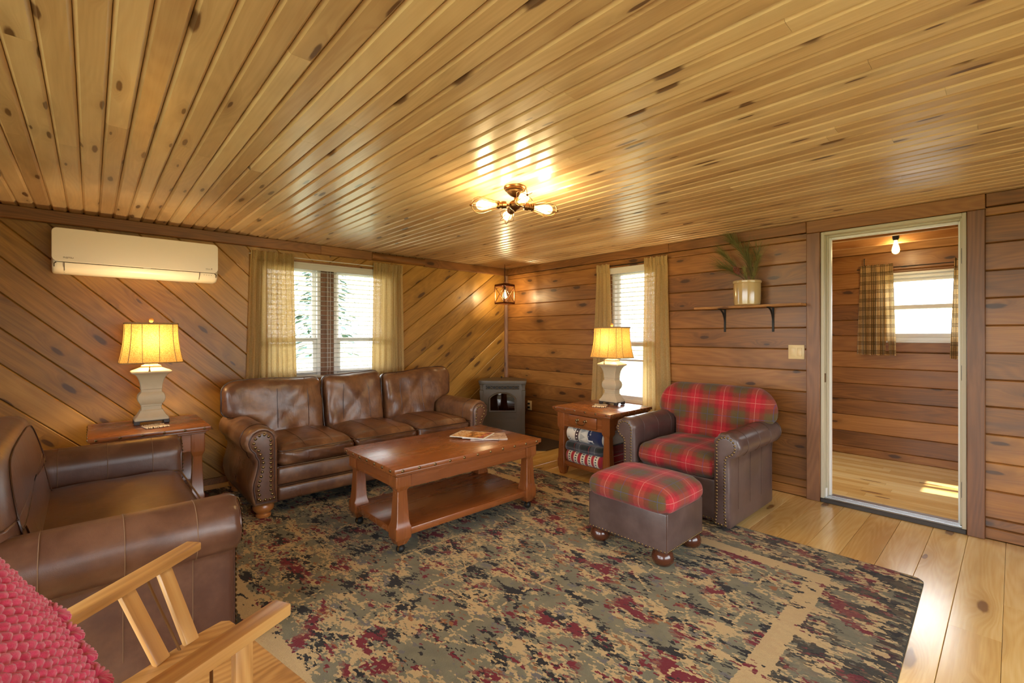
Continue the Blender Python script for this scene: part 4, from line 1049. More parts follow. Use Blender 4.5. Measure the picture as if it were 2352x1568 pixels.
lamp('burlap-shaded lamp on the end table in front of the narrow window', (2.085, -.49, .631), 0, 10)

# ------------------------------------------------------------------ fringed mats on the end tables
def mat_(label, loc, rz, w, d, seed):
    t = thing('fringed_mat', label, 'coaster', loc, rz, 'small fringed mug mats'); rg = random.Random(seed)
    g = G('woven_striped_mat'); x, y, z = g.sep(g.tc())[:3]; f_ = g.math('FRACT', g.math('MULTIPLY', y, 26)); n = g.noise(g.tc(), 300, 2)
    c = g.ramp(f_, [(0, srgb(214, 200, 176)), (.3, srgb(176, 50, 38)), (.45, srgb(222, 208, 186)), (.7, srgb(44, 44, 48)), (.8, srgb(196, 180, 150))], True); g.pbr(g.mix(g.ss(n, .4, .7, 0, .5), c, srgb(120, 100, 80)), .95, .1)
    obj('weave', bbox(-w/2, w/2, -d/2, d/2, 0, .007, .003, 2), g.m, t)
    for s in (-1, 1):
        m = MB()
        for k in range(26):
            x = -w/2+w*(k+.5)/26; L = rg.uniform(.02, .032); b = rg.uniform(-.008, .008)
            m.add(tube([(x, s*(d/2-.002), .005), (x+b*.4, s*(d/2+L*.4), .010), (x+b, s*(d/2+L), .004)], .0026, 5))
        o = obj('fringe', m.vf(), plain('cream_fringe', srgb(222, 204, 174), .9), t); o['kind'] = 'stuff'
mat_('striped fringed mat at the foot of the left lamp', (.575, -3.88, .6445), PI/2+.15, .13, .085, 3)
mat_('striped fringed mat on the table by the narrow window', (2.10, -.695, .6315), .5, .12, .10, 4)

# ------------------------------------------------------------------ magazines
def mag(label, loc, rz, tilt, cover):
    t = thing('magazine', label, 'magazine', loc, rz, 'magazines on the coffee table'); t.rotation_euler = (tilt, 0, rz)
    w, h, th = .214, .276, .005
    obj('pages', bbox(-w/2, w/2-.002, -h/2+.002, h/2-.002, .0006, th-.0006, .0008, 1), plain('magazine_pages', srgb(236, 228, 214), .6), t)
    obj('cover', MB().add(box(-w/2, w/2, -h/2, h/2, th-.0006, th)).add(box(-w/2, w/2, -h/2, h/2, 0, .0006)).add(box(-w/2-.001, -w/2, -h/2, h/2, 0, th)).vf(), cover, t)
def cover_mat(kind):
    g = G('magazine_cover_'+kind); x, y, z = g.sep(g.tc())[:3]; n = g.noise(g.tc(), 14, 4, .7); n2 = g.noise(g.tc(), 70, 3)
    if kind == 'cabin':
        c = g.ramp(n, [(.3, srgb(74, 44, 28)), (.45, srgb(150, 92, 50)), (.55, srgb(226, 158, 88)), (.7, srgb(244, 216, 170))])
        c = g.mix(g.ss(y, -.03, -.05), c, g.mix(g.ss(n2, .45, .6), srgb(240, 206, 160), srgb(206, 140, 90)))
        c = g.mix(g.math('MULTIPLY', g.math('GREATER_THAN', y, .085), g.math('GREATER_THAN', n2, .5)), c, srgb(170, 60, 90))
        e = g.math('MAXIMUM', g.math('GREATER_THAN', g.math('ABSOLUTE', x), .099), g.math('GREATER_THAN', g.math('ABSOLUTE', y), .130)); c = g.mix(e, c, srgb(238, 228, 210))
    else: c = g.mix(g.ss(n, .4, .6), srgb(214, 190, 176), srgb(160, 120, 104))
    g.pbr(c, .25, .5, coat=.3); return g.m
mag('lower magazine peeping out on the coffee table', (2.035, -2.005, .5306), math.radians(-35), 0, cover_mat('plain'))
mag('middle magazine of the small stack on the coffee table', (2.01, -2.03, .5362), math.radians(-52), 0, cover_mat('plain'))
mag('top magazine with a rustic interior on its cover', (1.945, -2.085, .5418), math.radians(-62), 0, cover_mat('cabin'))

# ------------------------------------------------------------------ folded blankets on the end-table shelf
def blanket(label, loc, w, d, h, mat, seed, roll=.0):
    t = thing('folded_blanket', label, 'blanket', loc, 0, 'folded blankets on the end-table shelf'); rg = random.Random(seed)
    # folds: layered profile in y-z swept along x, wavy
    r = h/2; pr = []
    for a in range(13):
        an = math.radians(270-180*a/12); pr.append((-d/2+r*.8+r*.8*math.cos(an)*1.0, r+r*math.sin(an)))
    pr += [(-d/4, h*1.02), (0, h*.99), (d/4, h*1.0)]
    for a in range(7):
        an = math.radians(90-180*a/6); pr.append((d/2-r*.5+r*.5*math.cos(an), r+r*math.sin(an)))
    n = len(pr); per = [0.]
    for a, b in zip(pr, pr[1:]): per.append(per[-1]+math.hypot(b[0]-a[0], b[1]-a[1]))
    V = []; F = []; U = []; nx = 30; ph = rg.uniform(0, 6)
    for i in range(nx+1):
        s = i/nx; x = -w/2+w*s; e = min(1, min(s, 1-s)/.06); k = .86+.14*math.sin(PI/2*e)
        for y, z in pr: V.append((x, y*k+.006*math.sin(9*s+ph+z*20), h/2+(z-h/2)*k*(1+.03*math.sin(7*s+ph)) if z > .002 else .0))
    for i in range(nx):
        for j in range(n):
            q = (i*n+j, (i+1)*n+j, (i+1)*n+(j+1) % n, i*n+(j+1) % n); F.append(q)
            pj = per[j]; pk = per[(j+1) % n] if j+1 < n else per[-1]+d*.5
            U.append([(-w/2+w*i/nx, pj), (-w/2+w*(i+1)/nx, pj), (-w/2+w*(i+1)/nx, pk), (-w/2+w*i/nx, pk)])
    F += [tuple(range(n)), tuple(nx*n+j for j in range(n-1, -1, -1))]; U += [[(-w/2, 0)]*n, [(w/2, 0)]*n]
    obj('cloth', (V, F, U), mat, t, ang=80)
    fold = [(-w/2-.0005, y*.80, h/2+(z-h/2)*.55) for y, z in pr]
    obj('fold_line', tube(fold, .0025, 5, True), mat, t); obj('fold_line', tube([(-p[0], p[1], p[2]) for p in fold], .0025, 5, True), mat, t)
    return t
def fuzzy(g, c): n = g.noise(g.tc(), 350, 2, .7); g.pbr(g.mix(g.ss(n, .4, .75, 0, .35), c, srgb(70, 60, 60)), .95, .1, nrm=g.bump(n, .3, .002), sheen=.3); return g.m
g = G('red_white_star_stripe_fleece'); u, v = g.sep(g.tc('UV'))[:2]; f_ = g.math('FRACT', g.math('MULTIPLY', g.math('ADD', u, 5), 13.5))
c = g.ramp(f_, [(0, srgb(176, 44, 58)), (.36, srgb(232, 206, 170)), (.46, srgb(228, 220, 206)), (.88, srgb(232, 206, 170)), (.97, srgb(176, 44, 58))], True)
st = g.math('MULTIPLY', g.math('LESS_THAN', g.math('ABSOLUTE', g.math('SUBTRACT', f_, .66)), .11), g.math('LESS_THAN', g.math('ABSOLUTE', g.math('SUBTRACT', g.math('FRACT', g.math('MULTIPLY', v, 44)), .5)), .24)); M['bl1'] = fuzzy(g, g.mix(st, c, srgb(46, 48, 66)))
g = G('charcoal_plaid_fleece'); u, v = g.sep(g.tc('UV'))[:2]
def pl(a, f): return g.ramp(g.math('FRACT', g.math('MULTIPLY', g.math('ADD', a, 5), f)), [(0, srgb(40, 46, 44)), (.34, srgb(20, 20, 24)), (.47, srgb(170, 28, 38)), (.51, srgb(30, 30, 34)), (.60, srgb(84, 86, 100)), (.86, srgb(190, 188, 184)), (.88, srgb(60, 62, 72))], True)
M['bl2'] = fuzzy(g, g.mix(.5, pl(u, 6.2), pl(v, 8.5)))
g = G('nordic_banded_fleece'); u, v = g.sep(g.tc('UV'))[:2]
s_ = g.math('MULTIPLY', g.math('ADD', u, .25), 2.0)     # 0..1 along the roll
c = g.ramp(s_, [(0, srgb(66, 44, 46)), (.035, srgb(226, 214, 196)), (.33, srgb(70, 46, 48)), (.40, srgb(200, 192, 176)), (.43, srgb(214, 206, 192)), (.56, srgb(204, 198, 186)), (.60, srgb(28, 38, 74)), (.90, srgb(206, 200, 188)), (.99, srgb(66, 44, 46))], True)
dot = g.math('MULTIPLY', g.math('MAXIMUM', g.math('LESS_THAN', g.math('ABSOLUTE', g.math('SUBTRACT', s_, .365)), .013), g.math('LESS_THAN', s_, .022)), g.math('LESS_THAN', g.math('ABSOLUTE', g.math('SUBTRACT', g.math('FRACT', g.math('MULTIPLY', v, 34)), .5)), .2))
c = g.mix(dot, c, srgb(228, 218, 204))
zz = g.math('MULTIPLY', g.math('PINGPONG', g.math('MULTIPLY', v, 1.0), .03), 1/.03)
tri = g.math('MULTIPLY', g.math('MULTIPLY', g.math('GREATER_THAN', s_, .44), g.math('LESS_THAN', s_, .555)), g.math('GREATER_THAN', zz, g.math('MULTIPLY', g.math('SUBTRACT', s_, .44), 8.7)))
M['bl3'] = fuzzy(g, g.mix(g.math('MULTIPLY', tri, .7), c, srgb(150, 150, 146)))
bx, by = 2.10, -.70
blanket('red and white star-striped blanket at the bottom of the pile', (bx, by, .131), .405, .56, .105, M['bl1'], 1)
blanket('charcoal and red plaid blanket in the middle of the pile', (bx+.002, by, .2395), .42, .56, .076, M['bl2'], 2)
b3 = blanket('rolled reindeer and snowflake blanket on top of the pile', (bx, by-.01, .3195), .415, .50, .128, M['bl3'], 3)
# printed motifs lie on the rounded front of the top blanket
def on_roll(u, s, h=.128, d=.50, lift=.0022):
    r = h/2; a = PI*(1-s); an = PI*1.5-PI*(s)
    return (u, -d/2+r*.8+(r*.8+lift)*math.cos(an), r+(r+lift)*math.sin(an))
def motif(parent, name, polys, mat, u0, s0, sc):
    V = []; F = []
    for p in polys:
        bm = bmesh.new(); vs_ = [bm.verts.new((x, y, 0)) for x, y in p]; bm.faces.new(vs_); bmesh.ops.triangulate(bm, faces=bm.faces[:]); bmesh.ops.subdivide_edges(bm, edges=bm.edges[:], cuts=2, use_grid_fill=True)
        v, f = from_bm(bm); o = len(V); V += [on_roll(u0+x*sc, s0+y*sc/(PI*.058)) for x, y, z in v]; F += [tuple(o+i for i in q) for q in f]
    return obj(name, (V, F), mat, parent)
deer = [[(-1, .1), (-.6, .3), (.3, .25), (.75, .35), (.8, .0), (.35, -.12), (-.4, -.1), (-.8, -.05)], [(-1, .1), (-.75, .2), (-.8, .75), (-1.1, .95), (-1.25, .85), (-1.0, .7)], [(-.75, -.05), (-.62, -.05), (-1.0, -.55), (-1.1, -.5)], [(-.6, -.08), (-.45, -.1), (-.7, -.7), (-.8, -.65)], [(.4, -.1), (.55, -.08), (.75, -.6), (.65, -.62)], [(.6, -.05), (.78, 0), (1.1, -.45), (1.0, -.5)],
        [(-1.02, .9), (-.96, .88), (-.7, 1.35), (-.76, 1.38)], [(-.9, 1.1), (-.6, 1.05), (-.58, 1.1), (-.88, 1.16)], [(-1.12, .92), (-1.05, .92), (-1.2, 1.4), (-1.27, 1.36)]]
star = [[(0, 0), (.28*math.cos(a+.39), .28*math.sin(a+.39)), (math.cos(a+.2), math.sin(a+.2)), (.9*math.cos(a), .9*math.sin(a))] for a in [PI/4*k for k in range(8)]]
wh = plain('white_print', srgb(220, 216, 210), .9); nv = plain('navy_print', srgb(30, 40, 70), .9)
motif(b3, 'reindeer_print', deer, wh, .09, .36, .032); motif(b3, 'reindeer_print', deer, wh, .11, .74, .030)
motif(b3, 'snowflake_print', star, nv, -.13, .42, .036); motif(b3, 'snowflake_print', star, nv, -.125, .82, .036)
# ------------------------------------------------------------------ writing
def text_mesh(name, body, size, mat, parent, mt, depth=.0003, bold=0.):
    cu = bpy.data.curves.new(name, 'FONT'); cu.body = body; cu.size = size; cu.extrude = depth; cu.offset = bold; cu.resolution_u = 3
    to = bpy.data.objects.new(name, cu); COL.objects.link(to)
    dg = bpy.context.evaluated_depsgraph_get(); me = bpy.data.meshes.new_from_object(to.evaluated_get(dg)); bpy.data.objects.remove(to)
    me.materials.clear(); me.materials.append(mat); o = bpy.data.objects.new(name, me); COL.objects.link(o); o.parent = parent; o.matrix_basis = mt; return o

# ------------------------------------------------------------------ wall air conditioner (local x along the wall, -y into the room)
M['ac'] = plain('white_plastic_shell', srgb(232, 222, 206), .38, noise=.02)
M['ac_in'] = plain('shadowed_slot', srgb(70, 56, 40), .7)  # dark colour for shade painted into the slots, also used for the indicators
M['print'] = plain('dark_print', srgb(84, 66, 48), .6)
ac = thing('air_conditioner', 'white wall-mounted air conditioner above the left lamp', 'air conditioner', (0.002, -3.925, 1.745), PI/2)
HWa = .497
sec = [(0, .0), (-.10, .0), (-.150, .010), (-.178, .032), (-.190, .060), (-.193, .075), (-.182, .075), (-.182, .285), (-.170, .298), (-.15, .304), (0, .304)]
rs = []
for x, k in ((-HWa, .90), (-HWa+.004, .955), (-HWa+.016, .99), (-HWa+.035, 1), (HWa-.035, 1), (HWa-.016, .99), (HWa-.004, .955), (HWa, .90)):
    rs.append([(x, y*k, .152+(z-.152)*(k*.35+.65)) for y, z in sec])
obj('body', rings(rs), M['ac'], ac, ang=40)
fp = rrect(-HWa+.001, HWa-.001, .074, .309, .03, 6)
obj('front_panel', rings([[(x, -.180, z) for x, z in fp], [(x, -.196, z) for x, z in fp], [(x*.996, -.200, .19+(z-.19)*.985) for x, z in fp]]), M['ac'], ac, ang=40)
lv = [(-.120, .006), (-.156, .016), (-.181, .038), (-.191, .066), (-.186, .068), (-.170, .050), (-.12, .02)]
obj('louver', rings([[(x, y-.004, z) for y, z in lv] for x in (-.43, .365)]), M['ac'], ac, ang=40)
obj('louver_gap_shade', MB().add(tube([(-.432, y-.0045, z) for y, z in lv[:4]], .002, 5)).add(tube([(.367, y-.0045, z) for y, z in lv[:4]], .002, 5)).add(tube([(-.47, -.192, .0695), (.47, -.192, .0695)], .0022, 5)).vf(), M['ac_in'], ac)  # dark tubes stand in for the shaded gaps round the louver
for s_ in (-1, 1): obj('end_slot_shade', tube([(s_*.472, -.192, .068), (s_*.482, -.184, .058), (s_*.482, -.174, .036)], .004, 6), M['ac_in'], ac)
for k in range(4): obj('indicator', dome(.0022, .0008, 8, 2), M['ac_in'], ac, loc=(.398+.017*k, -.1915, .052), rot=(PI/2, 0, 0))
obj('handle_tab', bbox(.004, .05, -.199, -.193, .070, .075, .001, 1), M['white'], ac)
FX = Matrix(((1, 0, 0, 0), (0, 0, -1, 0), (0, 1, 0, 0), (0, 0, 0, 1)))
text_mesh('brand_print', 'FUJITSU', .0155, M['print'], ac, T(-.437, -.2003, .096) @ FX)
text_mesh('model_print', 'Halcyon', .0095, M['print'], ac, T(.408, -.2003, .100) @ FX)
obj('model_mark', MB().add(box(.447, .453, -.2006, -.2, .101, .108)).add(box(.408, .455, -.2005, -.2, .0955, .0965)).vf(), M['print'], ac)

# ------------------------------------------------------------------ ceiling light with four caged bulbs
M['glowbulb'] = glow('amber_filament_bulb', (1, .62, .22, 1), 1.6)
M['filament'] = glow('hot_filament', (1, .74, .36, 1), 90)
def edison(parent, mt, sc=1., name='bulb'):
    """pear-shaped lamp along local +z from the socket"""
    b = obj(name, lathe([(.013*sc, 0), (.013*sc, .02*sc), (.018*sc, .035*sc), (.028*sc, .07*sc), (.032*sc, .095*sc), (.029*sc, .115*sc), (.018*sc, .13*sc), (.003*sc, .136*sc)], 16), M['glowbulb'], parent, mt=mt, ang=180)
    f_ = MB()
    for k in range(5):
        a = 2*PI*k/5; f_.add(tube([(.006*math.cos(a), .006*math.sin(a), .035*sc), (.013*sc*math.cos(a), .013*sc*math.sin(a), .10*sc)], .0016, 5))
    obj('filament', f_.vf(), M['filament'], b); return b
cl = thing('ceiling_light', 'bronze flush ceiling light with four caged filament bulbs', 'ceiling light', (2.666, -2.312, H), math.radians(151.5-90))
obj('canopy', lathe([(.0, 0), (.068, 0), (.070, -.006), (.066, -.012), (.062, -.014), (.062, -.02), (.056, -.024), (.050, -.026), (.048, -.034), (.036, -.046), (.024, -.056), (.014, -.062), (.008, -.064)], 28), M['bronze'], cl, ang=30)
obj('stem', lathe([(.007, -.062), (.007, -.085)], 10), M['bronze'], cl)
obj('hub', lathe([(.003, -.082), (.022, -.084), (.034, -.094), (.037, -.108), (.034, -.122), (.022, -.134), (.010, -.140), (.006, -.148), (.002, -.150)], 20), M['bronze'], cl, ang=60)
for k in range(4):
    base = T(0, 0, -.108) @ RZ(PI/2*k) @ RY(PI/2+math.radians(4))
    obj('arm', MB().add(lathe([(.008, .03), (.008, .06)], 10)).add(lathe([(.013, .055), (.022, .058), (.023, .082), (.018, .086), (.018, .11), (.021, .112), (.021, .118), (.016, .12)], 16)).vf(), M['bronze'], cl, mt=base, ang=30)
    cg = obj('cage', lathe([(.021, .100), (.025, .1), (.025, .106), (.021, .106)], 16, cap=False), M['bronze'], cl, mt=base)
    for q in range(6):
        a = 2*PI*q/6; pr = [(.023, .103), (.026, .122), (.038, .165), (.049, .20), (.050, .225), (.040, .25), (.022, .264), (.004, .268)]
        obj('cage_wire', tube([(r*math.cos(a), r*math.sin(a), z) for r, z in pr], .0017, 6), M['bronze'], cg)
    obj('cage_tip', lathe([(.003, .262), (.007, .266), (.007, .276), (.003, .28)], 8), M['bronze'], cg)
    edison(cl, base @ T(0, 0, .115), .93)
    p = base @ Vector((0, 0, .19)); plamp('bulb_light', p, 3.0, WARM, cl, .028)

# ------------------------------------------------------------------ hanging lantern in the corner
M['copper'] = plain('rubbed_copper_frame', srgb(112, 66, 40), .4, .85)
ln = thing('hanging_lantern', 'small square copper lantern hanging from a chain in the corner', 'lantern', (.315, -.31, 1.695), math.radians(45-45))
h = .088; zt = .252
fr = MB()
for x in (-h, h):
    for y in (-h, h): fr.add(bbox(x-.005, x+.005, y-.005, y+.005, .008, zt-.02, .001, 1))
for z0, z1, e in ((0, .02, .004), (zt-.03, zt-.008, .004)):
    for a, b, c, d in ((-h-e, h+e, -h-e, -h+.004), (-h-e, h+e, h-.004, h+e), (-h-e, -h+.004, -h, h), (h-.004, h+e, -h, h)): fr.add(bbox(a, b, c, d, z0, z1, .001, 1))
obj('frame', fr.vf(), M['copper'], ln)
obj('roof', sqloft([(h+.004, zt-.01), (h+.002, zt-.004), (h*.6, zt+.008), (.02, zt+.016)], 0), M['copper'], ln, ang=20)
for sx, sy in ((1, 0), (-1, 0), (0, 1), (0, -1)):
    m = MB()
    for s in (-1, 1):
        p = lambda u, z: (sx*h, u, z) if sx else (u, sy*h, z)
        m.add(tube([p(-s*h*.93, .024), p(s*h*.93, zt-.036)], .003, 6))
    obj('cross_brace', m.vf(), M['copper'], ln)
obj('socket', lathe([(.014, zt-.07), (.016, zt-.03), (.016, zt-.005)], 12), M['iron'], ln)
edison(ln, T(0, 0, zt-.068) @ RX(PI), .85); plamp('lantern_light', (0, 0, zt-.14), 6.5, WARM, ln, .025)
obj('loop', tube([(.014*math.cos(a), 0, zt+.028+.016*math.sin(a)) for a in [2*PI*k/14 for k in range(14)]], .0028, 6, True), M['copper'], ln)
k = 0; z = zt+.048; zc = H-1.695-.02
while z < zc:
    a = [2*PI*q/12 for q in range(12)]
    obj('chain_link', tube([(.008*math.cos(t_) if k % 2 else 0, 0 if k % 2 else .008*math.cos(t_), z+.015*math.sin(t_)) for t_ in a], .0024, 5, True), M['copper'], ln); z += .0235; k += 1
obj('ceiling_hook', tube([(0, 0, zc+.02), (0, 0, zc+.005), (.008, 0, zc-.004), (.006, 0, zc-.014), (-.004, 0, zc-.014)], .003, 6), M['copper'], ln)
obj('cord', tube([(.004, .004, zt), (.012, .006, zt+.07), (-.008, .004, zt+.14), (.008, -.002, zt+.2), (0, .004, H-1.695-.003)], .0028, 6), M['iron'], ln)

# ------------------------------------------------------------------ pellet stove on its pad
M['stove'] = plain('umber_cast_iron', srgb(84, 70, 52), .45, 0., noise=.1)
M['stove_d'] = plain('stove_recess', srgb(30, 26, 22), .7)
M['sglass'] = plain('dark_stove_glass', srgb(24, 22, 20), .04, 0., .9, coat=1.)
g = G('mirrored_stove_glass'); g.pbr((.16, .16, .15, 1), .03, 1., 1.0); M['sglass'] = g.m
pad = obj('hearth_pad', extr([(.02, -1.02), (.62, -1.02), (1.18, -.46), (1.18, -.02), (.02, -.02)], .0, .011, 'xy'), plain('dark_slate_pad', srgb(58, 44, 34), .6)); tag(pad, 'dark hearth pad under the stove in the corner', 'hearth pad')
pad.location.z = .0005
sv = thing('pellet_stove', 'dark cast-iron stove with an arched glass door in the corner', 'stove', (.50, -.50, .0125), PI/4)
w = .265; yF = -.105
def bow(x, d=.022): return -d*(1-(x/w)**2)
def bowed(x0, x1, z0, z1, y, d, th=.02, n=14, dd=.022):
    """curved slab bowed towards the viewer (local -y)"""
    xs = [x0+(x1-x0)*i/n for i in range(n+1)]
    return rings([[(x, y+bow(x, dd), z0), (x, y+bow(x, dd), z1), (x, y+bow(x, dd)+th, z1), (x, y+bow(x, dd)+th, z0)] for x in xs])
body_o = [(-w, yF+.03), (-w, .10), (-.12, .27), (.12, .27), (w, .10), (w, yF+.03)]
obj('body', rings([[(x, y, z) for x, y in body_o] for z in (.03, .715)]), M['stove'], sv, ang=20)
top_o = [(w*1.08*math.sin(math.radians(-90+180*i/20)) , yF-.03-.035*math.cos(math.radians(-90+180*i/20))) for i in range(21)]+[(w*1.08, .11), (.13, .29), (-.13, .29), (-w*1.08, .11)]
def ring_o(k, z): return [(x*k, y*k, z) for x, y in top_o]
obj('top', rings([ring_o(.96, .700), ring_o(.985, .706), ring_o(.985, .716), ring_o(1., .72), ring_o(1., .738), ring_o(.985, .744)]), M['stove'], sv, ang=30)
obj('front', bowed(-w+.02, w-.02, .05, .70, yF, 0, .06), M['stove'], sv, ang=30)
for s in (-1, 1):
    obj('pilaster', MB().add(sqloft([(.022, .03), (.022, .06), (.017, .066), (.017, .52), (.021, .56), (.024, .60), (.024, .62), (.018, .63), (.018, .66), (.026, .70)], .2)).vf(), M['stove'], sv, loc=(s*(w-.012), yF+.012, 0), ang=30)
obj('grille_recess', bowed(-.20, .20, .635, .682, yF-.003, 0, .01), M['stove_d'], sv)
m = MB()
for ph in (0, PI):
    for q in (0, .35): m.add(tube([(x, yF-.007+bow(x), .6585+.018*math.sin(x*2*PI/.13+ph)+(.004 if q else -.004)*math.cos(x*2*PI/.13+ph)) for x in [-.198+.396*i/66 for i in range(67)]], .0022, 5))
for z in (.637, .681): m.add(tube([(x, yF-.006+bow(x), z) for x in [-.2+.4*i/20 for i in range(21)]], .003, 5))
obj('lattice', m.vf(), M['stove'], sv)
# arched door
def arch(x0, x1, z0, z1, rise, n=14): return [(x0, z0), (x1, z0), (x1, z1-rise)]+[(x1+(x0-x1)*i/n, z1-rise+rise*(1-abs(2*i/n-1)**2.6)) for i in range(1, n)]+[(x0, z1-rise)]
def on_front(poly, y): return [(x, y+bow(x), z) for x, z in poly]
oa, ia = arch(-.165, .165, .365, .605, .07), arch(-.145, .145, .385, .588, .06)
obj('door_frame', rings([on_front(oa, yF+.0), on_front(oa, yF-.010), on_front(offset(oa, -.006), yF-.016), on_front(ia, yF-.012), on_front(ia, yF-.002)], True, False, False), M['stove'], sv, ang=30)
gl = arch(-.147, .147, .383, .59, .06)
obj('door_glass', ([(x, yF-.0245, z) for x, z in gl], [tuple(range(len(gl)))]), M['sglass'], sv)
for a, b, y in ((arch(-.17, .17, .14, .30, .001), 0, 0),):
    a = [(-.17, .13), (.17, .13), (.17, .30), (-.17, .30)]; i_ = [(-.155, .145), (.155, .145), (.155, .285), (-.155, .285)]
    obj('ash_panel', MB().add(bowed(-.17, .17, .13, .30, yF-.005, 0, .01)).add(bowed(-.155, .155, .145, .285, yF-.011, 0, .01)).vf(), M['stove'], sv, ang=30)
obj('plinth', rings([[(x*1.04, y*1.02, z) for x, y in body_o] for z in (0, .03, .045)]), M['stove'], sv, ang=30)
obj('hopper_knob', lathe([(.004, .742), (.004, .752), (.012, .756), (.013, .762), (.006, .768)], 12, -.03, .16), M['iron'], sv)

# ------------------------------------------------------------------ outlet, plug, switch
ou = thing('wall_outlet', 'almond wall outlet with a black plug beside the stove', 'outlet', (.46, -.0005, .385)); 
obj('plate', bbox(-.037, .037, -.006, 0, -.06, .06, .002, 2), M['plate'], ou)
for z in (-.024, .024): obj('socket', bbox(-.016, .016, -.008, -.004, z-.014, z+.014, .004, 2), M['plate'], ou)
obj('plug', MB().add(bbox(-.014, .012, -.034, -.008, -.036, -.012, .004, 2)).add(bbox(-.014, .012, -.03, -.008, .012, .034, .004, 2)).add(tube([(-.002, -.03, -.024), (-.015, -.045, -.05), (-.05, -.045, -.14), (-.09, -.03, -.28), (-.12, -.05, -.37)], .004, 6)).vf(), M['iron'], ou)
sw = thing('light_switch', 'almond double rocker switch left of the doorway', 'switch', (3.53, -.0005, 1.162))
obj('plate', bbox(-.058, .058, -.007, 0, -.057, .057, .002, 2), M['plate'], sw)
for x, a in ((-.024, .06), (.024, -.06)):
    r_ = obj('rocker', bbox(-.0165, .0165, -.011, -.004, -.033, .033, .002, 2), M['plate'], sw, loc=(x, 0, 0), rot=(a, 0, 0))

# ------------------------------------------------------------------ wall shelf, crock and pine branches
sh = thing('wall_shelf', 'rough wooden wall shelf on black iron brackets', 'shelf', (3.175, -.001, 1.532))
rg = random.Random(2)
xs = [-.43+.86*i/24 for i in range(25)]
obj('board', rings([[(x, 0, 0), (x, -.155+rg.uniform(-.003, .003), 0), (x, -.158+rg.uniform(-.003, .003), .018), (x, 0, .019)] for x in xs]), M['rough'], sh, ang=30)
for bx_ in (-.215, .182):
    b = MB().add(bbox(-.009, .009, -.005, 0, -.205, 0, .002, 1)).add(bbox(-.009, .009, -.135, 0, -.006, 0, .002, 1))
    b.add(rings([[(x, yy, zz) for x, yy, zz in ((-.006, y-.003, z-.003), (.006, y-.003, z-.003), (.006, y+.003, z+.003), (-.006, y+.003, z+.003))] for y, z in [(-.005-.115*(1-math.cos(t_)), -.13+.125*math.sin(t_)) for t_ in [PI/2*i/10 for i in range(11)]]]))
    br = obj('bracket', b.vf(), M['iron'], sh, loc=(bx_, 0, 0))
    for z in (-.195, -.03): obj('bracket_screw', dome(.004, .002, 8, 2), M['iron'], br, loc=(0, -.005, z), rot=(PI/2, 0, 0))
M['crock'] = plain('cream_glazed_stoneware', srgb(192, 164, 114), .12, noise=.05, nsc=8, coat=.6)
ck = obj('stoneware_crock', lathe([(.09, 0), (.098, .002), (.102, .008), (.1045, .05), (.106, .12), (.106, .182), (.110, .184), (.112, .190), (.112, .202), (.109, .206), (.100, .206), (.098, .2), (.098, .02), (.06, .014)], 40), M['crock'], ang=30, loc=(3.19, -.112, 1.5515)); tag(ck, 'cream stoneware crock on the wall shelf', 'crock')
M['needle'] = plain('olive_pine_needle', srgb(124, 116, 56), .7, noise=.5, nsc=25)
M['needle2'] = plain('pale_fir_needle', srgb(150, 138, 72), .7, noise=.4, nsc=25)
M['twig'] = plain('brown_twig', srgb(92, 58, 34), .8)
pb = thing('pine_branches', 'olive pine branches with a small cone standing in the crock', 'branches', (3.19, -.112, 1.575))
def spray(pts, n, ln_, spread, mat, seed, t0=.25, wd=.0009):
    rg = random.Random(seed); pts = [Vector(p) for p in pts]
    obj('twig', tube(pts, [.0045-.0028*i/(len(pts)-1) for i in range(len(pts))], 6), M['twig'], pb)
    V = []; F = []
    for k in range(n):
        t_ = t0+(1-t0)*rg.random()**.8; f_ = t_*(len(pts)-1); i = min(int(f_), len(pts)-2); p = pts[i].lerp(pts[i+1], f_-i); d = (pts[i+1]-pts[i]).normalized()
        s = Vector((rg.gauss(0, 1), rg.gauss(0, 1), rg.gauss(0, 1))); s = (s-d*s.dot(d)).normalized()
        a = rg.uniform(.08, spread); dr = (d*math.cos(a)+s*math.sin(a)).normalized(); L = ln_*rg.uniform(.6, 1.1); sd = dr.orthogonal().normalized()*wd; dn = Vector((0, 0, -1))*L*.06
        lim = lambda q: Vector((q.x, min(q.y, .098), min(q.z, .612)))
        o = len(V); q = [p+sd, p-sd, lim(p+dr*L*.6-sd*.8), lim(p+dr*L+dn), lim(p+dr*L*.6+sd*.8)]; V += [tuple(x) for x in q]; F.append((o, o+1, o+2, o+3, o+4))
    o = obj('needles', (V, F), mat, pb, ang=180); o['kind'] = 'stuff'
spray([(.03, 0, .0), (.05, -.01, .2), (.02, -.02, .34), (-.05, -.03, .46), (-.12, -.03, .55)], 260, .19, .62, M['needle'], 1, .3)
spray([(.03, .01, .0), (.045, .0, .18), (.02, .01, .30), (-.01, .02, .42)], 170, .21, .6, M['needle'], 2, .25)
spray([(.01, 0, .0), (.0, -.02, .2), (-.06, -.03, .28), (-.14, -.04, .38), (-.18, -.04, .43)], 150, .17, .5, M['needle'], 3, .35)
spray([(.0, 0, .02), (-.02, -.02, .2), (-.10, -.03, .27), (-.18, -.03, .31)], 140, .21, .5, M['needle'], 4, .35)
spray([(.05, 0, .0), (.06, -.01, .2), (.075, -.01, .32), (.09, -.0, .42)], 90, .2, .7, M['needle'], 5, .3)
spray([(.04, -.01, .05), (.06, -.03, .2), (.09, -.04, .30), (.115, -.05, .37)], 520, .045, 1.0, M['needle2'], 6, .1)
spray([(.01, -.01, .05), (.005, -.03, .2), (-.01, -.04, .28)], 260, .045, .9, M['needle2'], 7, .2)
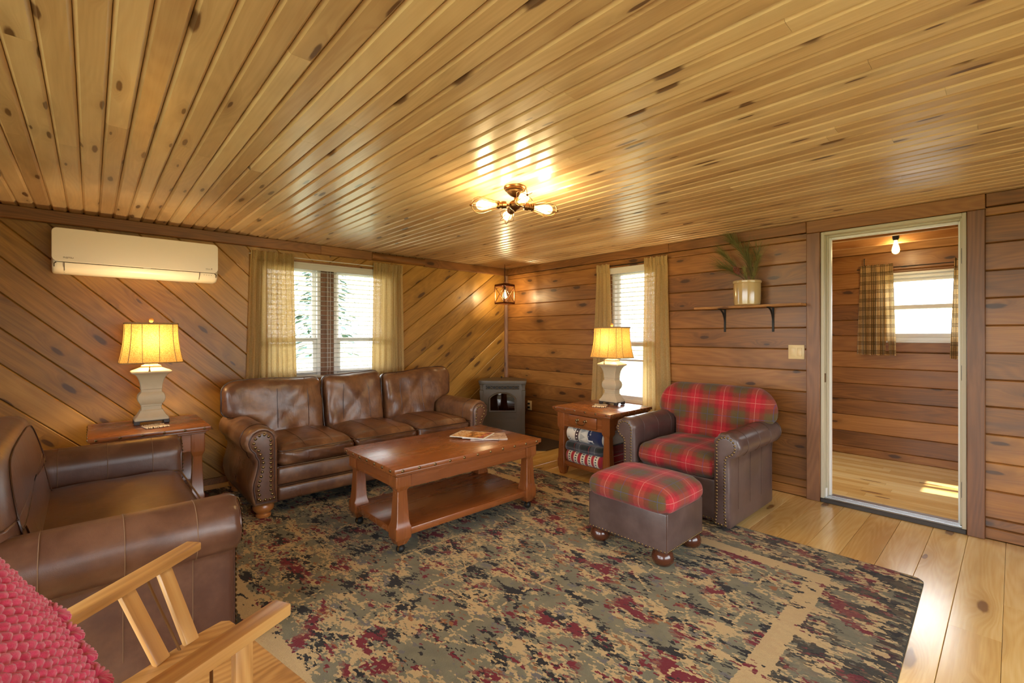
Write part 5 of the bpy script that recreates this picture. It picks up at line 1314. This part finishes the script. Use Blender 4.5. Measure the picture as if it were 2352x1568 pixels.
cn = MB()
for r_ in range(8):
    for k in range(8):
        f_ = r_/7; a = 2*PI*k/8+r_*.4; rr = .024*math.sin(PI*(.12+.8*f_)); z = .075*f_
        cn.add(rings([[(rr*.4*math.cos(a+e), rr*.4*math.sin(a+e), z) for e in (-.35, 0, .35)]+[(rr*math.cos(a), rr*math.sin(a), z+.008)]]), None) if False else cn.add(([(rr*.3*math.cos(a-.5), rr*.3*math.sin(a-.5), z), (rr*.3*math.cos(a+.5), rr*.3*math.sin(a+.5), z), (rr*1.15*math.cos(a+.28), rr*1.15*math.sin(a+.28), z+.012), (rr*1.15*math.cos(a-.28), rr*1.15*math.sin(a-.28), z+.012), (rr*.9*math.cos(a), rr*.9*math.sin(a), z+.001)], [(0, 1, 2, 3), (0, 4, 1), (1, 4, 2), (2, 4, 3), (3, 4, 0)]))
obj('pine_cone', cn.vf(), plain('russet_cone', srgb(124, 62, 36), .5, coat=.2), pb, mt=T(-.04, -.06, .235) @ RY(math.radians(-30)))

# ------------------------------------------------------------------ bare bulb on the porch
pbulb = thing('porch_bulb', 'bare filament bulb in a socket on the porch rafter', 'light bulb', (3.965, 1.395, 2.225))
obj('socket', MB().add(lathe([(.024, -.02), (.026, -.012), (.026, .075)], 18)).add(lathe([(.021, -.03), (.021, -.018)], 18)).vf(), M['iron'], pbulb)
edison(pbulb, T(0, 0, -.028) @ RX(PI), .98); plamp('porch_bulb_light', (0, 0, -.11), 2.0, WARM, pbulb, .03)
# ------------------------------------------------------------------ outdoors, seen through the windows
def ground():
    g = G('bright_dry_lawn'); n = g.noise(g.tc(), .5, 4, .6); n2 = g.noise(g.tc(), 9, 3)
    g.pbr(g.mix(g.ss(g.math('MULTIPLY_ADD', n2, .3, n), .5, .8), srgb(158, 152, 124), srgb(136, 142, 104)), .95, .1); return g.m
tag(obj('lawn', rings([[(90*math.cos(2*PI*k/40), 90*math.sin(2*PI*k/40), z) for k in range(40)] for z in (-.55, -.45)]), ground()), 'pale sunny lawn round the cabin', kind='structure')
M['fol'] = plain('spruce_foliage', srgb(84, 118, 108), .8, noise=.4, nsc=3)
M['fol2'] = plain('leafy_foliage', srgb(104, 142, 74), .8, noise=.4, nsc=3)
M['bark'] = plain('grey_bark', srgb(96, 80, 66), .9)
def conifer(label, x, y, h, r, seed, group='trees beyond the lawn'):
    t = thing('spruce_tree', label, 'tree', (x, y, -.45), 0, group); rg = random.Random(seed)
    obj('trunk', lathe([(.16*h/8, 0), (.12*h/8, h*.4), (.02, h)], 8), M['bark'], t)
    V = []; F = []
    for k in range(1500):
        f_ = rg.random()**.75; z = h*(.12+.86*f_); R_ = r*(1-f_)*rg.uniform(.35, 1.05)+.05; a = rg.uniform(0, 2*PI); s = rg.uniform(.12, .32)*(1.2-f_)
        p = Vector((R_*math.cos(a), R_*math.sin(a), z-R_*.25)); d = Vector((math.cos(a), math.sin(a), -.35)).normalized(); sd = Vector((-math.sin(a), math.cos(a), 0))
        o = len(V); V += [tuple(p-d*s), tuple(p+sd*s*.5), tuple(p+d*s*1.2), tuple(p-sd*s*.5)]; F.append((o, o+1, o+2, o+3))
    o = obj('foliage', (V, F), M['fol'], t, ang=180); o['kind'] = 'stuff'
def leafy(label, x, y, h, r, seed, z0=1.2, n=1600, s0=.09, group='trees beyond the lawn'):
    t = thing('leafy_tree', label, 'tree', (x, y, -.45), 0, group); rg = random.Random(seed)
    obj('trunk', tube([(0, 0, 0), (.1, .05, h*.3), (0, .1, h*.6), (.1, 0, h*.9)], [.14, .1, .06, .02], 8), M['bark'], t)
    for k in range(7):
        a = 2*PI*k/7; obj('branch', tube([(0, .05, h*.35+.05*k), (r*.5*math.cos(a), r*.5*math.sin(a), h*.6), (r*.85*math.cos(a), r*.85*math.sin(a), h*.75)], [.05, .03, .01], 6), M['bark'], t)
    V = []; F = []
    for k in range(n):
        d = Vector((rg.gauss(0, 1), rg.gauss(0, 1), rg.gauss(0, 1))).normalized()*rg.random()**.4; p = Vector((d.x*r, d.y*r, z0+(h-z0)*.5+(h-z0)*.5*d.z)); s = s0*rg.uniform(.6, 1.3); u = Vector((rg.gauss(0, 1), rg.gauss(0, 1), rg.gauss(0, 1))).normalized()*s; w_ = u.orthogonal().normalized()*s*.6
        o = len(V); V += [tuple(p-u), tuple(p+w_), tuple(p+u), tuple(p-w_)]; F.append((o, o+1, o+2, o+3))
    o = obj('foliage', (V, F), M['fol2'], t, ang=180); o['kind'] = 'stuff'
conifer('tall blue-green spruce beyond the left sash of the sofa window', -14.0, 2.6, 9.0, 1.9, 1)
leafy('yellow-green leafy tree beyond the left curtain of the sofa window', -13.5, -3.2, 6.5, 2.2, 2)
leafy('thin leafy tree beyond the right sash of the sofa window', -17, 11.5, 8.0, 3.4, 5, 2.6, 420)
leafy('leafy tree overhanging the narrow window', .7, 4.6, 4.4, 1.0, 7, 1.2, 900, .07)
# small gabled shed far off
sd = thing('garden_shed', 'small pale gabled shed far across the lawn', 'shed', (-21, 10.6, -.45), math.radians(-30))
M['shedw'] = plain('pale_board', srgb(214, 206, 196), .8); M['shedr'] = plain('shingle', srgb(110, 96, 90), .8)
obj('wall', MB().add(box(-1.1, 1.1, -1.3, 1.3, 0, 2.0)).add(extr([(-1.1, 2.0), (1.1, 2.0), (0, 2.8)], -1.3, 1.3, 'xz')).vf(), M['shedw'], sd)
for s in (-1, 1): obj('roof', rings([[(0, y, 2.95), (s*1.35, y, 1.95), (s*1.35, y, 1.87), (0, y, 2.85)] for y in (-1.5, 1.5)]), M['shedr'], sd)
wn = obj('window', bbox(-.3, .3, -1.36, -1.28, .9, 1.6, .01, 1), M['white'], sd); obj('pane', box(-.24, .24, -1.37, -1.355, .96, 1.54), plain('shed_pane', srgb(70, 80, 90), .1), wn)
# chain-link fence
fe = thing('chain_link_fence', 'galvanised chain-link fence crossing the lawn', 'fence', (-5.2, 0, -.45), 0)
galv = plain('galvanised_steel', srgb(150, 152, 152), .5, .6)
for k in range(6): obj('post', lathe([(.03, 0), (.03, 1.28), (.034, 1.285), (.02, 1.32)], 10), galv, fe, loc=(0, -6+2.6*k+.55, 0))
obj('top_rail', tube([(0, -6, 1.26), (0, 8, 1.26)], .02, 8), galv, fe)
m = MB()
for k in range(190):
    y = -6+k*.075
    for s in (-1, 1): m.add(tube([(0, y, .05), (0, y+s*1.2, 1.25)], .0022, 3, cap=False))
o = obj('mesh_wire', m.vf(), galv, fe); o['kind'] = 'stuff'
# lawn chair just outside the right sash
lc = thing('patio_chair', 'slatted patio chair on the lawn outside the sofa window', 'chair', (-2.6, .15, -.45), math.radians(20))
wm = plain('grey_patio_paint', srgb(170, 176, 170), .6)
for k in range(7): obj('back_slat', bbox(-.27+.077*k, -.21+.077*k, -.012, .012, .40, 1.18, .004, 1), wm, lc, rot=(-.25, 0, 0), loc=(0, .22, .0))
for k in range(6): obj('seat_slat', bbox(-.28, .28, -.25+.08*k, -.19+.08*k, .40, .42, .004, 1), wm, lc)
for x in (-.26, .26):
    for y in (-.24, .22): obj('leg', bbox(x-.025, x+.025, y-.025, y+.025, 0, .60 if y < 0 else .42, .004, 1), wm, lc)
    obj('arm', bbox(x-.045, x+.045, -.28, .30, .60, .625, .005, 1), wm, lc)
# parked pickup beyond the porch window
M['carp'] = plain('silver_blue_paint', srgb(150, 172, 190), .25, .4, coat=.6); M['cgl'] = plain('tinted_car_glass', srgb(60, 84, 104), .08, coat=.6)
tk = thing('parked_truck', 'pale blue parked truck outside the porch window', 'truck', (4.6, 7.6, -.45), math.radians(8))
prof = [(-2.4, .45), (2.3, .45), (2.4, .7), (2.35, 1.0), (1.2, 1.12), (.55, 1.75), (-.75, 1.8), (-.95, 1.15), (-2.4, 1.12)]
obj('body', rings([[(x, y, z) for x, z in prof] for y in (-.9, .9)]), M['carp'], tk, ang=30)
for y in (-.905, .905):
    obj('side_glass', extr([(.98, 1.16), (.5, 1.66), (-.05, 1.68), (-.05, 1.16)], y-.004, y+.004, 'xz'), M['cgl'], tk); obj('side_glass', extr([(-.13, 1.16), (-.13, 1.68), (-.62, 1.7), (-.75, 1.16)], y-.004, y+.004, 'xz'), M['cgl'], tk)
    for x in (-1.5, 1.5): wv = obj('wheel', MB().add(lathe([(.18, -.1), (.34, -.1), (.37, -.06), (.37, .06), (.34, .1), (.18, .1)], 24), RX(PI/2)).vf(), plain('tyre', srgb(40, 40, 42), .8), tk, loc=(x, y*.92, .37)); obj('hub', MB().add(lathe([(.05, -.11), (.18, -.1), (.18, .1), (.05, .11)], 16), RX(PI/2)).vf(), galv, wv)
    obj('mirror', bbox(.75, .9, y*1.13-.09, y*1.13+.09, 1.18, 1.38, .03, 2), M['carp'], tk)
